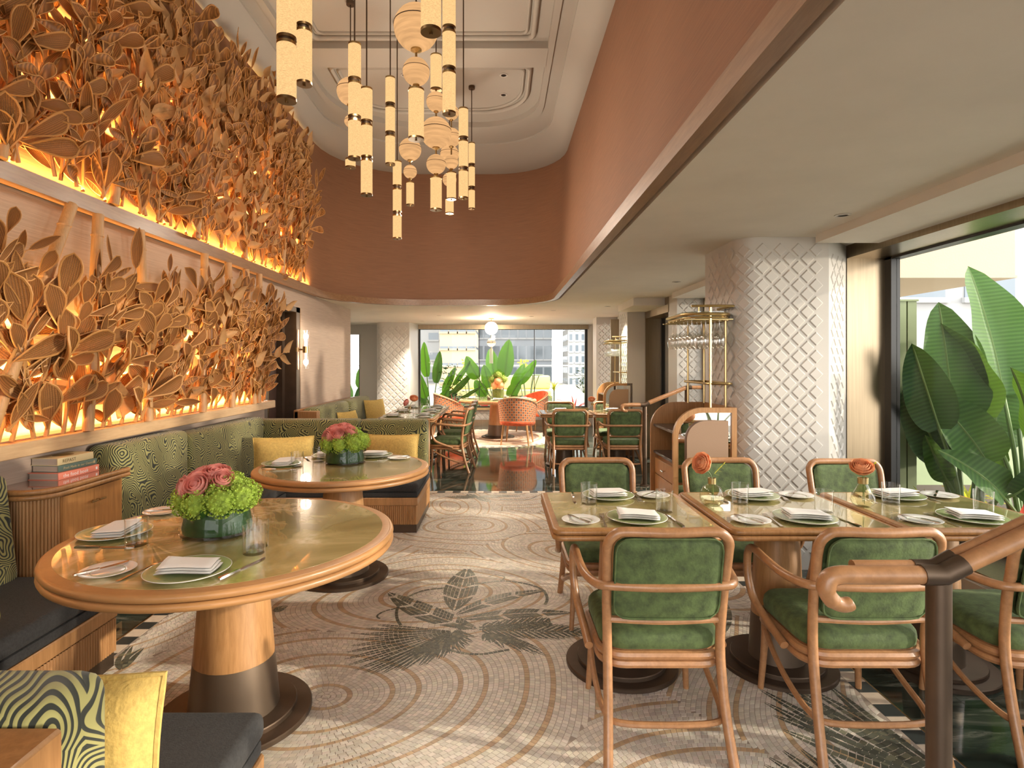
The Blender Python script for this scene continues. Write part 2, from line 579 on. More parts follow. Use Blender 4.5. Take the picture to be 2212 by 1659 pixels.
M = dict(
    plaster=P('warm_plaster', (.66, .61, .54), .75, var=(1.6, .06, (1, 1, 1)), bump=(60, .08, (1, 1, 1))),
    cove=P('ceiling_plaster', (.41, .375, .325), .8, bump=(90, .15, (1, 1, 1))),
    cream=P('cream_panel', (.53, .495, .45), .45, bump=(50, .05, (1, 1, 1))),
    brown=textile('russet_textile', (.245, .118, .062), .12, (2, 2, 90)),
    taupe=textile('taupe_textile', (.41, .305, .235), .10, (2, 2, 90)),
    oak=wood('honey_oak', (.33, .160, .056), (.48, .25, .100)),
    oakd=wood('amber_oak', (.27, .122, .038), (.40, .195, .068)),
    bent=wood('bentwood', (.29, .138, .058), (.43, .215, .095), (14, 14, 14), .38, .25),
    rim=wood('rim_oak', (.36, .175, .062), (.45, .225, .085), (5, 5, 40)),
    pale=wood('pale_oak', (.46, .29, .15), (.60, .40, .22), (20, 2.2, 20)),
    walnut=P('dark_door', (.045, .022, .016), .5, var=(14, .4, (1, 1, 1)), bump=(40, .3, (1, 1, 1))),
    brass=P('brushed_brass', (.52, .38, .18), .28, 1.0, var=(3, .12, (60, 60, 1))),
    dkbrass=P('aged_brass', (.26, .17, .08), .35, 1.0),
    bronze=P('bronze_panel', (.36, .275, .18), .30, 1.0, var=(2, .10, (40, 40, 1))),
    dkbronze=P('dark_bronze', (.11, .075, .052), .42, .75, var=(5, .2, (1, 1, 1))),
    black=P('black_frame', (.012, .011, .010), .4),
    velvet=P('green_velvet', (.066, .098, .030), .8, var=(26, .45, (1, 1, 1)), bump=(120, .3, (1, 1, 1)), sheen=.35),
    swirl=pattern_fabric('swirl_fabric', (.014, .017, .010), (.30, .275, .095)),
    charcoal=P('charcoal_fabric', (.028, .027, .027), .9, var=(90, .3, (1, 1, 1)), bump=(200, .3, (1, 1, 1)), sheen=.15),
    yellow=P('mustard_cloth', (.55, .37, .105), .85, var=(60, .16, (1, 1, 1)), bump=(90, .6, (1, 1, 1)), sheen=.2),
    olive=P('olive_velvet', (.20, .17, .04), .8, var=(20, .2, (1, 1, 1)), sheen=.3),
    onyx=onyx('onyx_top'),
    white=P('white_china', (.80, .78, .74), .12, coat=.5),
    celadon=P('green_china', (.36, .42, .20), .18, var=(8, .08, (1, 1, 1)), coat=.4),
    linen=P('white_linen', (.82, .80, .77), .85, bump=(150, .2, (1, 1, 1))),
    steel=P('polished_steel', (.62, .56, .50), .16, 1.0),
    glass=thin_glass('clear_glass', (1, 1, .995), .03, 0, .55),
    stemglass=thin_glass('stem_glass', (.985, .985, .975), .16, 0, .5),
    bowlglass=thin_glass('bowl_glass', (1, 1, 1), .02, 0, .2),
    pane=thin_glass('window_glass', (.98, .985, .98), .008, 0, .16),
    water=thin_glass('water', (.93, .95, .93), .05, 0, .3),
    green_glass=P('leaf_lined_glass', (.018, .052, .012), .4, spec=.2, var=(9, .5, (1, 1, .3))),
    amber=thin_glass('pale_amber_glass', (.93, .90, .74), .06, 0, .4),
    mirror=P('mirror', (.86, .84, .80), .02, 1.0),
    rattan=rattan('woven_rattan', (.20, .080, .018), (.43, .185, .044)),
    cane=P('peeled_cane', (.48, .235, .070), .5, var=(5, .15, (30, 30, 3)), bump=(40, .2, (1, 1, 8))),
    paper=P('dried_leaf', (.52, .30, .125), .6, var=(12, .12, (1, 1, 1)), transl=.3),
    bamboo=P('bamboo', (.46, .26, .11), .5, var=(4, .15, (40, 40, 2)), bump=(60, .25, (1, 1, 6))),
    shade=emit('lit_linen_shade', (1.0, .60, .25), .82, (3.0, .22, (40, 40, 120))),
    globe=emit('lit_wood_globe', (.80, .43, .18), .80, (6, .2, (1, 1, 9))),
    led=emit('led_strip', (1.0, .50, .12), 1.15),
    ledge=wood('ledge_oak', (.19, .095, .042), (.28, .15, .07), (20, 2.2, 20)),
    slate=P('slate_shelf', (.05, .048, .05), .2, var=(6, .3, (1, 1, 1))),
    leather=P('tan_panel', (.34, .215, .135), .6, bump=(160, .1, (1, 1, 1))),
    orange=P('orange_velvet', (.62, .10, .03), .75, var=(18, .25, (1, 1, 1)), sheen=.4),
    scallop=scallop('scallop_cloth'),
    marble=marble('dark_green_marble'),
    tile=attrmat('mosaic_stone', .42),
    inlay=attrmat('mosaic_inlay', .3),
    grout=P('grout', (.36, .295, .24), .9),
    pink=P('coral_petals', (.84, .33, .27), .6, var=(9, .35, (1, 1, 1)), transl=.25),
    peach=P('peach_petals', (.87, .40, .20), .6, var=(9, .25, (1, 1, 1)), transl=.25),
    lime=P('lime_florets', (.33, .46, .055), .7, var=(30, .35, (1, 1, 1)), transl=.2),
    leaf=leafmat('banana_leaf', (.028, .080, .013), (.052, .125, .021), .2, .5),
    leafv=leafmat('vivid_leaf', (.045, .14, .012), (.085, .23, .025), .3, .5),
    leafd=leafmat('dark_leaf', (.012, .038, .010), (.024, .062, .015), .15, .5),
    leafy=leafmat('yellow_green_leaf', (.22, .30, .03), (.42, .46, .07)),
    leafr=leafmat('red_leaf', (.42, .03, .05), (.62, .10, .12)),
    stem=P('green_stem', (.10, .17, .035), .5),
    soil=P('soil', (.05, .035, .02), .9, bump=(30, .8, (1, 1, 1))),
    sage=P('sage_paint', (.20, .245, .125), .5, var=(3, .08, (1, 1, 1))),
    stucco=P('cream_stucco', (.40, .315, .21), .85, bump=(45, .5, (1, 1, 1))),
    facade=P('white_facade', (.36, .37, .38), .6),
    facade_w=P('pale_facade', (.25, .255, .26), .6),
    facade_b=P('blue_facade', (.26, .29, .33), .5),
    facade2=P('buff_facade', (.46, .36, .23), .7),
    winglass=P('tinted_window', (.11, .14, .17), .1, coat=.5),
    cushion=P('lemon_vinyl', (.72, .64, .27), .5),
    book1=P('cream_cover', (.66, .52, .28), .5), book2=P('green_cover', (.10, .15, .12), .5), book3=P('coral_cover', (.80, .25, .16), .5),
    pages=P('page_edges', (.42, .34, .27), .8, var=(3, .2, (1, 1, 200))),
    ink=P('dark_ink', (.10, .07, .02), .5), gold=P('gold_ink', (.55, .42, .22), .4), whiteink=P('white_ink', (.9, .85, .8), .5),
    maroon=P('maroon_ink', (.10, .015, .015), .5),
)
# ================================================================ the setting
def outline(o, xr=.80, xl=-2.40, yb=8.77, rr=1.0, rl=1.25, kb=1.0, n=9):
    """open plan path of the raised opening: front end of its window side, round the far end, back along the foliage wall"""
    xr, xl, yb = xr - o, xl + o, yb - o * kb
    rr, rl = max(.45, rr - o * .6), max(.5, rl - o * .6)
    pts = [(xr, -2.95), (xr, 2.0), (xr, 5.0)]
    for k in range(n + 1):
        t = R(90 * k / n)
        pts.append((xr - rr + rr * math.cos(t), yb - rr + rr * math.sin(t)))
    pts.append((-.8, yb))
    for k in range(n + 1):
        t = R(90 + 90 * k / n)
        pts.append((xl + rl + rl * math.cos(t), yb - rl + rl * math.sin(t)))
    pts += [(xl, 5.0), (xl, 2.0), (xl, -2.95)]
    return pts


o0, oT = outline(0), outline(0, xr=.92)
b = B()
b.loft([[(x, y, 2.3) for x, y in o0], [(x, y, 4.32) for x, y in oT]], closed=False)
struct('wall_bulkhead', b, M['brown'], ang=60)
# wooden lip round the opening; along the foliage wall it is the ledge of the upper screen
b = B()
oi = outline(.065)
b.loft([[(a[0], a[1], 2.385), (i[0], i[1], 2.385), (i[0], i[1], 2.297), (a[0], a[1], 2.297)] for a, i in zip(o0, oi)], closed=True)
struct('trim_1', b, M['ledge'], ang=50)
# low ceiling with the opening cut out
cx, cy = -.8, 3.0


def outer(x, y, x0=-3.9, x1=3.3, y0=-3.0, y1=13.5):
    dx, dy = x - cx, y - cy
    t = min([(x1 - cx) / dx if dx > 1e-6 else 1e9, (x0 - cx) / dx if dx < -1e-6 else 1e9, (y1 - cy) / dy if dy > 1e-6 else 1e9, (y0 - cy) / dy if dy < -1e-6 else 1e9])
    return (cx + dx * t, cy + dy * t)


b = B()
pa = outline(-.03)
rings = []
for x, y in pa:
    ox, oy = outer(x, y)
    rings.append([(x, y, 2.3), (ox, oy, 2.3), (ox, oy, 2.45), (x, y, 2.45)])
b.loft(rings)
for c0, c1 in ((outer(*pa[2]), outer(*pa[3])),):
    pass
b.box(-.9, 3.3, 8.85, 13.5, 2.302, 2.44).box(-3.9, -.7, 9.2, 13.5, 2.302, 2.44).box(.85, 3.3, -3.0, 9.0, 2.302, 2.44)
struct('ceiling', b, M['plaster'], ang=20)
# coved upper ceiling
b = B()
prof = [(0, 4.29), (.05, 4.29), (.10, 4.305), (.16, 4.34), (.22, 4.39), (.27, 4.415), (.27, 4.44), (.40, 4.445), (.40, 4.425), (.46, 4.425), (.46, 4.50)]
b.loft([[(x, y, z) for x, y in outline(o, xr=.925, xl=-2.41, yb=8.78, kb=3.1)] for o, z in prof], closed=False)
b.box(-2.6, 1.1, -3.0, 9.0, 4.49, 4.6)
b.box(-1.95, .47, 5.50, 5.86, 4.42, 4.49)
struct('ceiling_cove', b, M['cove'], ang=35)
for nm, (x0, x1, y0, y1, rn, rf) in (('trim_2', (-1.74, .32, -2.6, 5.42, .06, .06)), ('trim_3', (-1.74, .32, 5.94, 7.02, .06, .5))):
    b = B()
    for d, zz, rad in ((0, 4.478, .028), (.06, 4.485, .018)):
        q = []
        for cx_, cy_, r_, a in ((x1 - d - rn, y0 + d + rn, rn, -90), (x1 - d - rf, y1 - d - rf, rf, 0), (x0 + d + rf, y1 - d - rf, rf, 90), (x0 + d + rn, y0 + d + rn, rn, 180)):
            for k in range(8):
                t = R(a + 90 * k / 7)
                q.append((cx_ + r_ * math.cos(t), cy_ + r_ * math.sin(t), zz))
        b.tube(q, rad, 6, True)
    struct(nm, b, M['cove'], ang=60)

# walls along the foliage side, with the dark door recess
b = B()
b.box(-2.62, -2.42, -3.0, 5.97, 0, 2.31).box(-2.62, -2.42, 7.07, 9.42, 0, 2.31).box(-2.62, -2.42, 5.97, 7.07, 2.10, 2.31)
b.lathe([(.10, 0), (.10, 2.31)], 20, (-2.52, 9.42, 0))
struct('wall_left', b, M['taupe'], ang=30)
d = thing('door', 'dark brown door deep in its bronze frame beside the wicker screen', 'door', (-2.62, 6.52, 0))
del d['category'], d['label']
d.name = 'door_1'
d['kind'] = 'structure'
B().box(-.30, -.02, -.55, .55, 0, 2.10).build('slab', M['walnut'], d)
b = B()
b.box(-.02, .19, .42, .55, 0, 2.1).box(-.02, .19, -.55, -.44, 0, 2.1).box(-.02, .19, -.55, .55, 2.04, 2.1)
b.box(-.02, .05, .34, .43, 0, 2.05).box(-.02, .05, -.45, -.36, 0, 2.05)
b.build('frame', M['dkbronze'], d)
B().box(-.02, .012, .02, .03, .02, 2.04).build('bead', M['brass'], d)
# far side of the room
b = B()
b.box(-3.9, -3.75, 9.2, 13.4, 0, 2.31).box(-3.9, -2.62, 9.2, 9.32, 0, 2.31)
struct('wall_far_left', b, M['cream'])
b = B()
b.box(-3.8, -3.46, 13.2, 13.4, 0, 2.31).box(-3.18, -1.84, 13.2, 13.4, 0, 2.31).box(-3.46, -3.18, 13.2, 13.4, 0, .40).box(-3.46, -3.18, 13.2, 13.4, 2.08, 2.31)
b.box(-1.84, 2.02, 13.2, 13.4, 0, .40).box(-1.84, 2.02, 13.2, 13.4, 2.22, 2.31).box(2.02, 3.2, 13.2, 13.4, 0, 2.31)
struct('wall_back', b, M['cream'])
b = B()
b.box(-1.84, 2.02, 13.10, 13.22, .365, .415)
struct('sill', b, M['brass'])
b = B()
b.box(-1.9, 1.98, 13.08, 13.2, 0, .14)
struct('baseboard_back', b, M['bronze'])
b = B()
b.box(-3.9, -3.0, -3.1, -2.95, 0, 4.6).box(1.6, 3.3, -3.1, -2.95, 0, 4.6).box(-3.0, 1.6, -3.1, -2.95, 3.0, 4.6)  # wall behind the camera; its opening is added to let in fill light
struct('wall_front', b, M['cream'])


# ---- diamond relief
def stations(path):
    P2 = [Vector(p) for p in path]
    L = [0]
    for a, c in zip(P2, P2[1:]):
        L.append(L[-1] + (c - a).length)

    def at(s):
        i = max(k for k in range(len(L) - 1) if L[k] <= s + 1e-9)
        d = (P2[i + 1] - P2[i]).normalized()
        return P2[i] + d * (s - L[i]), d
    return at, L[-1]


def diamond_mesh(h, side=1.0):
    o, i, t = h, h * .84, .006
    b = B()
    b.add([(-o, 0, 0), (0, 0, -o), (o, 0, 0), (0, 0, o), (-i, -t, 0), (0, -t, -i), (i, -t, 0), (0, -t, i)],
          [(4, 5, 6, 7), (0, 1, 5, 4), (1, 2, 6, 5), (2, 3, 7, 6), (3, 0, 4, 7)])
    return b


def diamonds(parent, path, z0, z1, pitch, flip=False, pieces=0, mat='cream', h=None):
    """lozenges on the outward side (walker's right hand) of a plan path"""
    at, L = stations(path)
    h = h or pitch * .40
    nx = max(1, int((L - .02) / pitch * 2))
    nz = int((z1 - z0 - pitch) / pitch * 2)
    s0 = (L - nx * pitch / 2) / 2
    base = diamond_mesh(h)
    me = base.mesh('diamond', M[mat], False) if pieces else None
    bulk = B()
    n = 0
    for j in range(nz + 1):
        for i in range(nx + 1):
            if (i + j) % 2:
                continue
            s = s0 + i * pitch / 2
            if s < h * .75 or s > L - h * .75:
                continue
            p, d = at(s)
            nrm = Vector((d.y, -d.x))
            mx = Matrix(((d.x, -nrm.x, 0, p.x), (d.y, -nrm.y, 0, p.y), (0, 0, 1, z0 + pitch / 2 + j * pitch / 2), (0, 0, 0, 1)))
            if n < pieces:
                link('diamond', me, parent, None, None, mx)
                n += 1
            else:
                q = B().add(base.v, base.f).xf(mx)
                bulk.add(q.v, q.f)
    if bulk.v:
        bulk.build('diamond_relief', M[mat], parent, False, kind='stuff')


def column(name, plan, path, pitch, pieces=0, z1=2.3):
    b = B()
    b.prism(plan, 0, z1)
    o = struct(name, b, M['cream'], ang=25)
    diamonds(o, path, .06, z1 - .02, pitch, pieces=pieces)
    return o


arc = [(1.66 + .13 - .13 * math.cos(R(a)), 4.13 - .13 * math.sin(R(a))) for a in range(0, 91, 10)]
plan = [(1.66, 4.66)] + arc + [(2.28, 4.0), (2.58, 4.30), (3.0, 4.36), (3.0, 4.66)]
ca = column('column_1', plan, [(1.66, 4.66)] + arc + [(2.28, 4.0)], .123, 270)
diamonds(ca, [(2.285, 4.005), (2.575, 4.295)], .06, 2.26, .123)
column('column_2', [(2.23, 7.62), (2.23, 7.25), (2.56, 7.25), (3.0, 7.25), (3.0, 7.62)], [(2.23, 7.25), (2.56, 7.25)], .123, 40)
column('column_3', [(1.95, 9.40), (1.95, 8.80), (2.22, 8.80), (3.0, 8.80), (3.0, 9.40)], [(1.95, 9.38), (1.95, 8.82)], .12, 0)
column('column_4', [(1.85, 11.4), (1.85, 11.0), (2.2, 11.0), (3.0, 11.0), (3.0, 11.4)], [(1.86, 11.0), (2.2, 11.0)], .12, 0)
arc = [(-2.64 + .14 - .14 * math.cos(R(a)), 12.54 - .14 * math.sin(R(a))) for a in range(0, 91, 15)]
column('column_5', [(-2.64, 13.2)] + arc + [(-1.92, 12.4), (-1.84, 13.2)], arc + [(-1.92, 12.4)], .15, 0)
o = struct('wall_dado', B().box(-1.84, 2.02, 13.16, 13.2, .14, .365), M['cream'])
diamonds(o, [(-1.84, 13.16), (2.02, 13.16)], .13, .38, .12)

# window bays
b = B()
b.box(2.55, 3.0, -3.0, 4.32, 0, .30)
o = struct('sill_1', b, M['bronze'])
o2 = struct('wall_below_window', B().box(2.50, 2.55, -3.0, 4.30, 0.10, .27), M['cream'])
b = B().box(2.53, 3.02, -3.0, 4.32, .30, .325)
struct('trim_4', b, M['bronze'])
b = B().box(2.47, 2.55, -3.0, 4.05, 0, .10)
struct('baseboard_right', b, M['dkbronze'])


def window(name, pane_box, bars):
    o = bpy.data.objects.new(name, None)
    C.objects.link(o)
    o['kind'] = 'structure'
    for x in bars:
        B().box(*x).build('frame_bar', M['black'], o)
    for q in pane_box:
        B().box(*q).build('pane', M['pane'], o)
    return o


window('window_1', [(2.896, 2.904, -2.9, 1.45, .38, 2.2), (2.896, 2.904, 1.45, 4.22, .38, 2.2)],
       [(2.86, 2.95, -3, 4.3, .325, .385), (2.86, 2.925, 4.22, 4.30, .325, 2.26), (2.86, 2.95, -3, 4.3, 2.19, 2.27)])
window('window_2', [(2.896, 2.904, 4.7, 7.25, .38, 2.2)],
       [(2.86, 2.95, 4.66, 7.25, .30, .38), (2.86, 2.95, 7.17, 7.25, .3, 2.25), (2.86, 2.95, 4.66, 7.25, 2.19, 2.27)])
window('window_3', [(2.466, 2.474, 7.6, 8.74, .2, 2.1)], [(2.44, 2.50, 8.70, 8.76, .0, 2.15), (2.44, 2.50, 7.6, 8.76, .0, .2)])
w4 = window('window_4', [(-1.80, -.46, 13.26, 13.268, .44, 2.19), (-.44, .80, 13.26, 13.268, .44, 2.19), (.82, 1.97, 13.26, 13.268, .44, 2.19)],
            [(-1.84, 2.02, 13.23, 13.30, .40, .44), (-1.84, -1.80, 13.22, 13.3, .40, 2.22), (1.96, 2.02, 13.2, 13.3, .4, 2.22), (-.46, -.445, 13.25, 13.28, .44, 2.19), (.80, .815, 13.25, 13.28, .44, 2.19), (-1.84, 2.02, 13.23, 13.30, 2.19, 2.22)])
window('window_5', [(-3.45, -3.19, 13.26, 13.268, .42, 2.06)], [(-3.47, -3.44, 13.22, 13.3, .4, 2.08), (-3.2, -3.17, 13.22, 13.3, .4, 2.08)])
window('window_6', [(2.596, 2.604, 9.45, 10.95, .36, 2.18), (2.596, 2.604, 11.4, 12.88, .36, 2.18)], [(2.57, 2.64, 9.4, 12.9, .32, .37), (2.57, 2.64, 9.40, 9.46, .3, 2.2), (2.57, 2.64, 10.94, 11.0, .3, 2.2), (2.57, 2.64, 11.38, 11.42, .3, 2.2)])
for k, (bx, mt) in enumerate([
    ((2.58, 2.87, 4.29, 4.33, .325, 2.24), 'bronze'), ((2.58, 2.95, -3, 4.33, 2.205, 2.30), 'bronze'),
    ((2.15, 2.6, -3, 3.93, 2.245, 2.302), 'plaster'), ((2.15, 2.6, 4.72, 7.2, 2.235, 2.302), 'plaster'), ((1.80, 2.3, 7.75, 8.74, 2.2, 2.302), 'plaster'),
    ((2.56, 2.9, 7.21, 7.25, 0, 2.24), 'bronze'), ((2.22, 2.45, 8.76, 8.80, 0, 2.15), 'bronze'), ((2.22, 2.5, 7.6, 8.80, 2.1, 2.3), 'bronze'),
    ((1.97, 2.26, 10.2, 10.24, 0, 2.2), 'bronze'), ((-1.86, 2.04, 13.17, 13.21, 2.20, 2.30), 'bronze'),
    ((2.58, 2.95, 4.66, 7.25, 2.205, 2.30), 'bronze')]):
    struct('trim_%d' % (k + 5), B().box(*bx), M[mt])
struct('wall_right', B().box(2.25, 2.7, 9.4, 13.3, 0, .32).box(2.25, 2.9, 9.4, 13.3, 2.2, 2.31).box(2.25, 2.9, 12.9, 13.3, 0, 2.31).box(2.95, 3.2, 7.25, 9.4, 0, 2.3).box(2.55, 3.0, 4.66, 7.25, 0, .30), M['cream'])

# ---- floor: polished slabs round an inlaid mosaic
fl = struct('floor', B().box(-3.9, 3.3, -3.1, 13.5, -.12, -.012), M['grout'])
y = -3.0
row = 0
while y < 13.4:
    x = -3.9 + (.45 if row % 2 else 0)
    while x < 3.2:
        x0, x1, y0, y1 = x, min(x + .9, 3.25), y, min(y + .6, 13.4)
        if not (x0 > -1.9 and x1 < 1.6 and y0 > .7 and y1 < 6.4) and y1 > -.6:
            B().box(x0 + .001, x1 - .001, y0 + .001, y1 - .001, -.03, 0).build('slab', M['marble'], fl, False)
        x += .9
    y += .6
    row += 1

# ---- mosaic
rs = np.random.RandomState(11)
MX0, MX1, MY0, MY1 = -1.955, 1.64, .8, 6.43
BW = .085
cent = []
while len(cent) < 14:
    p = (rs.uniform(MX0 - .2, MX1 + .2), rs.uniform(MY0 - .2, MY1 + .3))
    if all((p[0] - q[0]) ** 2 + (p[1] - q[1]) ** 2 > .78 ** 2 for q in cent):
        cent.append(p)
cent = np.array(cent)
th = rs.uniform(0, PI, len(cent))
el = rs.uniform(.45, .75, len(cent))
AX = [np.array([[math.cos(t), math.sin(t)], [-math.sin(t) / e, math.cos(t) / e]]) * math.sqrt(e) for t, e in zip(th, el)]
AI = [np.linalg.inv(a) for a in AX]


def warp(q):
    x, y = q[..., 0], q[..., 1]
    return np.stack([x + .10 * np.sin(2.3 * y + .6) + .05 * np.sin(4.1 * y + 1.9 * x), y + .09 * np.sin(2.1 * x + 1.0) + .04 * np.sin(3.7 * x - 2.2 * y)], -1)


RW, TL, GAP = .0215, .024, .0016
quads, cols, lifts = [], [], []
for ci in range(len(cent)):
    for k in range(0, 90):
        r0, r1 = k * RW + GAP / 2, (k + 1) * RW - GAP / 2
        n = max(4, int(2 * PI * (k + .5) * RW / TL))
        a = (np.arange(n) + rs.uniform(0, 1)) * 2 * PI / n
        da = 2 * PI / n - GAP / max(r0, .01)
        cs = []
        for rr, aa in ((r0, a), (r0, a + da), (r1, a + da), (r1, a)):
            u = np.stack([rr * np.cos(aa), rr * np.sin(aa)], -1)
            cs.append(u @ AI[ci].T + cent[ci])
        q = np.stack(cs, 1)
        mid = q.mean(1)
        dd = np.stack([np.linalg.norm((mid - cent[j]) @ AX[j].T, axis=1) for j in range(len(cent))], 1)
        ok = dd.argmin(1) == ci
        q = warp(q)
        ok &= (q[..., 0].min(1) > MX0 + BW) & (q[..., 0].max(1) < MX1 - BW) & (q[..., 1].min(1) > MY0) & (q[..., 1].max(1) < MY1 - BW)
        if not ok.any():
            if k > 70:
                break
            continue
        q = q[ok]
        band = ((k + ci * 3) % 13) in (0, 5)
        c = np.array([.56, .39, .235]) if band else np.array([.74, .67, .575])
        c = c[None] * rs.uniform(.80, 1.10, (len(q), 1)) * rs.uniform(.97, 1.03, (len(q), 3))
        quads.append(q)
        cols.append(c)
        lifts.append(np.full(len(q), ci * .00003 + (k % 2) * .00001))
Q, CL, LF = np.concatenate(quads), np.concatenate(cols), np.concatenate(lifts)
ex, cc = [], []
s = .085
for yy in np.arange(MY0, MY1 - 1e-6, s):
    for xx, inv in ((MX0, 0), (MX1 - s, 1)):
        ex.append([(xx + .001, yy + .001), (xx + s - .001, yy + .001), (xx + s - .001, yy + s - .001), (xx + .001, yy + s - .001)])
        cc.append((.035, .045, .045) if (int(round((yy - MY0) / s)) + inv) % 2 else (.74, .62, .49))
for xx in np.arange(MX0 + s, MX1 - s - 1e-6, s):
    ex.append([(xx + .001, MY1 - s + .001), (xx + s - .001, MY1 - s + .001), (xx + s - .001, MY1 - .001), (xx + .001, MY1 - .001)])
    cc.append((.035, .045, .045) if int(round((xx - MX0) / s)) % 2 else (.74, .62, .49))
EX, EC = np.array(ex), np.array(cc)


def tile_mesh(name, q, col, z0, z1, mat, lift=None):
    n = len(q)
    v = np.zeros((n, 8, 3), np.float32)
    v[:, :4, :2] = q
    v[:, 4:, :2] = q
    c = q.mean(1, keepdims=True)
    v[:, 4:, :2] = c + (q - c) * .97
    v[:, :4, 2] = z0
    v[:, 4:, 2] = z1 if lift is None else (z1 + lift)[:, None]
    f = np.array([(4, 5, 6, 7), (0, 1, 5, 4), (1, 2, 6, 5), (2, 3, 7, 6), (3, 0, 4, 7)])
    F = (f[None] + (np.arange(n) * 8)[:, None, None]).reshape(-1, 4)
    me = bpy.data.meshes.new(name)
    me.vertices.add(n * 8)
    me.vertices.foreach_set('co', v.ravel())
    me.loops.add(len(F) * 4)
    me.loops.foreach_set('vertex_index', F.ravel().astype(np.int32))
    me.polygons.add(len(F))
    me.polygons.foreach_set('loop_start', (np.arange(len(F)) * 4).astype(np.int32))
    me.polygons.foreach_set('use_smooth', np.zeros(len(F), dtype=bool))
    at = me.color_attributes.new('Col', 'FLOAT_COLOR', 'POINT')
    ca = np.ones((n, 8, 4), np.float32)
    ca[:, :, :3] = col[:, None, :]
    at.data.foreach_set('color', ca.ravel())
    me.materials.append(M[mat])
    me.update(calc_edges=True)
    me.validate()
    return me


mo = struct('floor_mosaic', B().box(MX0 - .004, MX1 + .004, MY0, MY1 + .004, -.03, .0058), M['grout'])
link('brass_edging', B().box(MX1 + .001, MX1 + .006, MY0, MY1, 0, .0068).box(MX0 - .006, MX0 - .001, MY0, MY1, 0, .0068).mesh('brass_edging', M['brass']), mo)
mid = Q.mean(1)
px = 1078 + 1250 * mid[:, 0] / mid[:, 1]
free = (mid[:, 1] > 2.05) & (px > 570) & (px < 1240)
order = np.where(free)[0][np.argsort(mid[free][:, 1])]
near = order[:250]
rest = np.setdiff1d(np.arange(len(Q)), near)
link('mosaic_field', tile_mesh('mosaic_field', Q[rest], CL[rest], .004, FZ, 'tile', LF[rest]), mo, 'stuff')
for i in near:
    link('tile', tile_mesh('tile', Q[i:i + 1], CL[i:i + 1], .004, FZ, 'tile', LF[i:i + 1]), mo)
for q, c in zip(EX, EC):
    link('border_tile', tile_mesh('border_tile', q[None], c[None], .004, FZ, 'tile'), mo)


# ---- botanical inlay of dark tesserae
def fpt(x, y):
    Y = 1.43 * 1250 / (y - 784)
    return np.array([(x - 1078) / 1250 * Y, Y])


IQ, IC, IL = [], [], []
NB = [0]


def iquad(q):
    IQ.append(q)
    IL.append((NB[0] % 40) * .00002)
    g = rs.uniform(.7, 1.5)
    IC.append(np.array([.085, .092, .07] if rs.rand() < .75 else [.15, .15, .10]) * g)


def blade(a, c, w, ribs=7, bend=0.0, vein=True, taper=.75):
    """a leaf from base a to tip c (floor metres), cut into slanting ribs of small stones on both sides of a pale midrib"""
    d = c - a
    NB[0] += 1
    L = np.linalg.norm(d)
    d /= L
    nrm = np.array([-d[1], d[0]])

    def spine(t):
        return a + d * (L * t) + nrm * (bend * L * math.sin(PI * t))
    n = max(4, int(L / .024))
    for sgn in (-1, 1):
        for i in range(n):
            t0, t1 = i / n, (i + .90) / n
            def wid(t):
                return w * (max(0, math.sin(PI * min(1, t) ** taper)) ** .8)
            sl = .30 if w > .05 else .05
            m = max(1, int(wid((t0 + t1) / 2) / .024))
            if ribs and (i % ribs == ribs - 1) and w > .05:
                continue
            for k in range(m):
                u0, u1 = (k + .06) / m, (k + .94) / m
                q = []
                for t, u in ((t0, u0), (t1, u0), (t1, u1), (t0, u1)):
                    wt = wid(t)
                    ts = min(1.02, t + u * sl * wt / L * 2.2)
                    q.append(spine(ts) + nrm * sgn * (.003 + wt * u))
                iquad(np.array(q))


def vine(pts, w=.018):
    NB[0] += 1
    pp = [np.array(p[:2]) for p in smooth([(q[0], q[1], 0) for q in pts], 8)]
    out = [pp[0]]
    for p in pp:
        if np.linalg.norm(p - out[-1]) > .022:
            out.append(p)
    for p, q in zip(out, out[1:]):
        d = q - p
        n = np.array([-d[1], d[0]]) / (np.linalg.norm(d) + 1e-9) * w / 2
        e = p + d * .9
        iquad(np.array([p - n, e - n, e + n, p + n]))


def fern(a, c, n=14, l=.12, w=.018):
    d = c - a
    L = np.linalg.norm(d)
    d /= L
    nrm = np.array([-d[1], d[0]])
    for i in range(n):
        p = a + d * L * (i + .5) / n
        ll = l * math.sin(PI * (.15 + .8 * (i + 1) / (n + 2)))
        for sg in (-1, 1):
            blade(p, p + (d * .75 + nrm * sg * .75) * ll, w, 0)
    vine([a, a + d * L * .5, c], .010)


F_ = fpt
blade(F_(980, 1322), F_(1010, 1229), .105, 7)
blade(F_(1030, 1362), F_(838, 1282), .085, 7, .05)
blade(F_(985, 1330), F_(1185, 1276), .055, 9, .08)
blade(F_(1000, 1340), F_(1236, 1326), .060, 9, .05)
blade(F_(985, 1352), F_(1022, 1358), .05, 0)
for tx, ty in ((815, 1352), (790, 1360), (778, 1372), (766, 1385), (758, 1398), (748, 1412), (744, 1427), (752, 1440), (765, 1452), (782, 1458), (800, 1460), (822, 1460), (852, 1452), (866, 1453), (905, 1442), (917, 1440), (944, 1428), (955, 1426), (973, 1416)):
    blade(F_(972, 1366), F_(tx, ty), .017, 0, .02, taper=1.3)
for tx, ty in ((995, 1412), (1005, 1405), (1014, 1398), (1022, 1390), (1024, 1378)):
    blade(F_(985, 1364), F_(tx, ty), .02, 0, -.1)
fern(F_(1035, 1362), F_(1250, 1368), 15, .13, .016)
fern(F_(1035, 1358), F_(1180, 1345), 9, .10, .016)
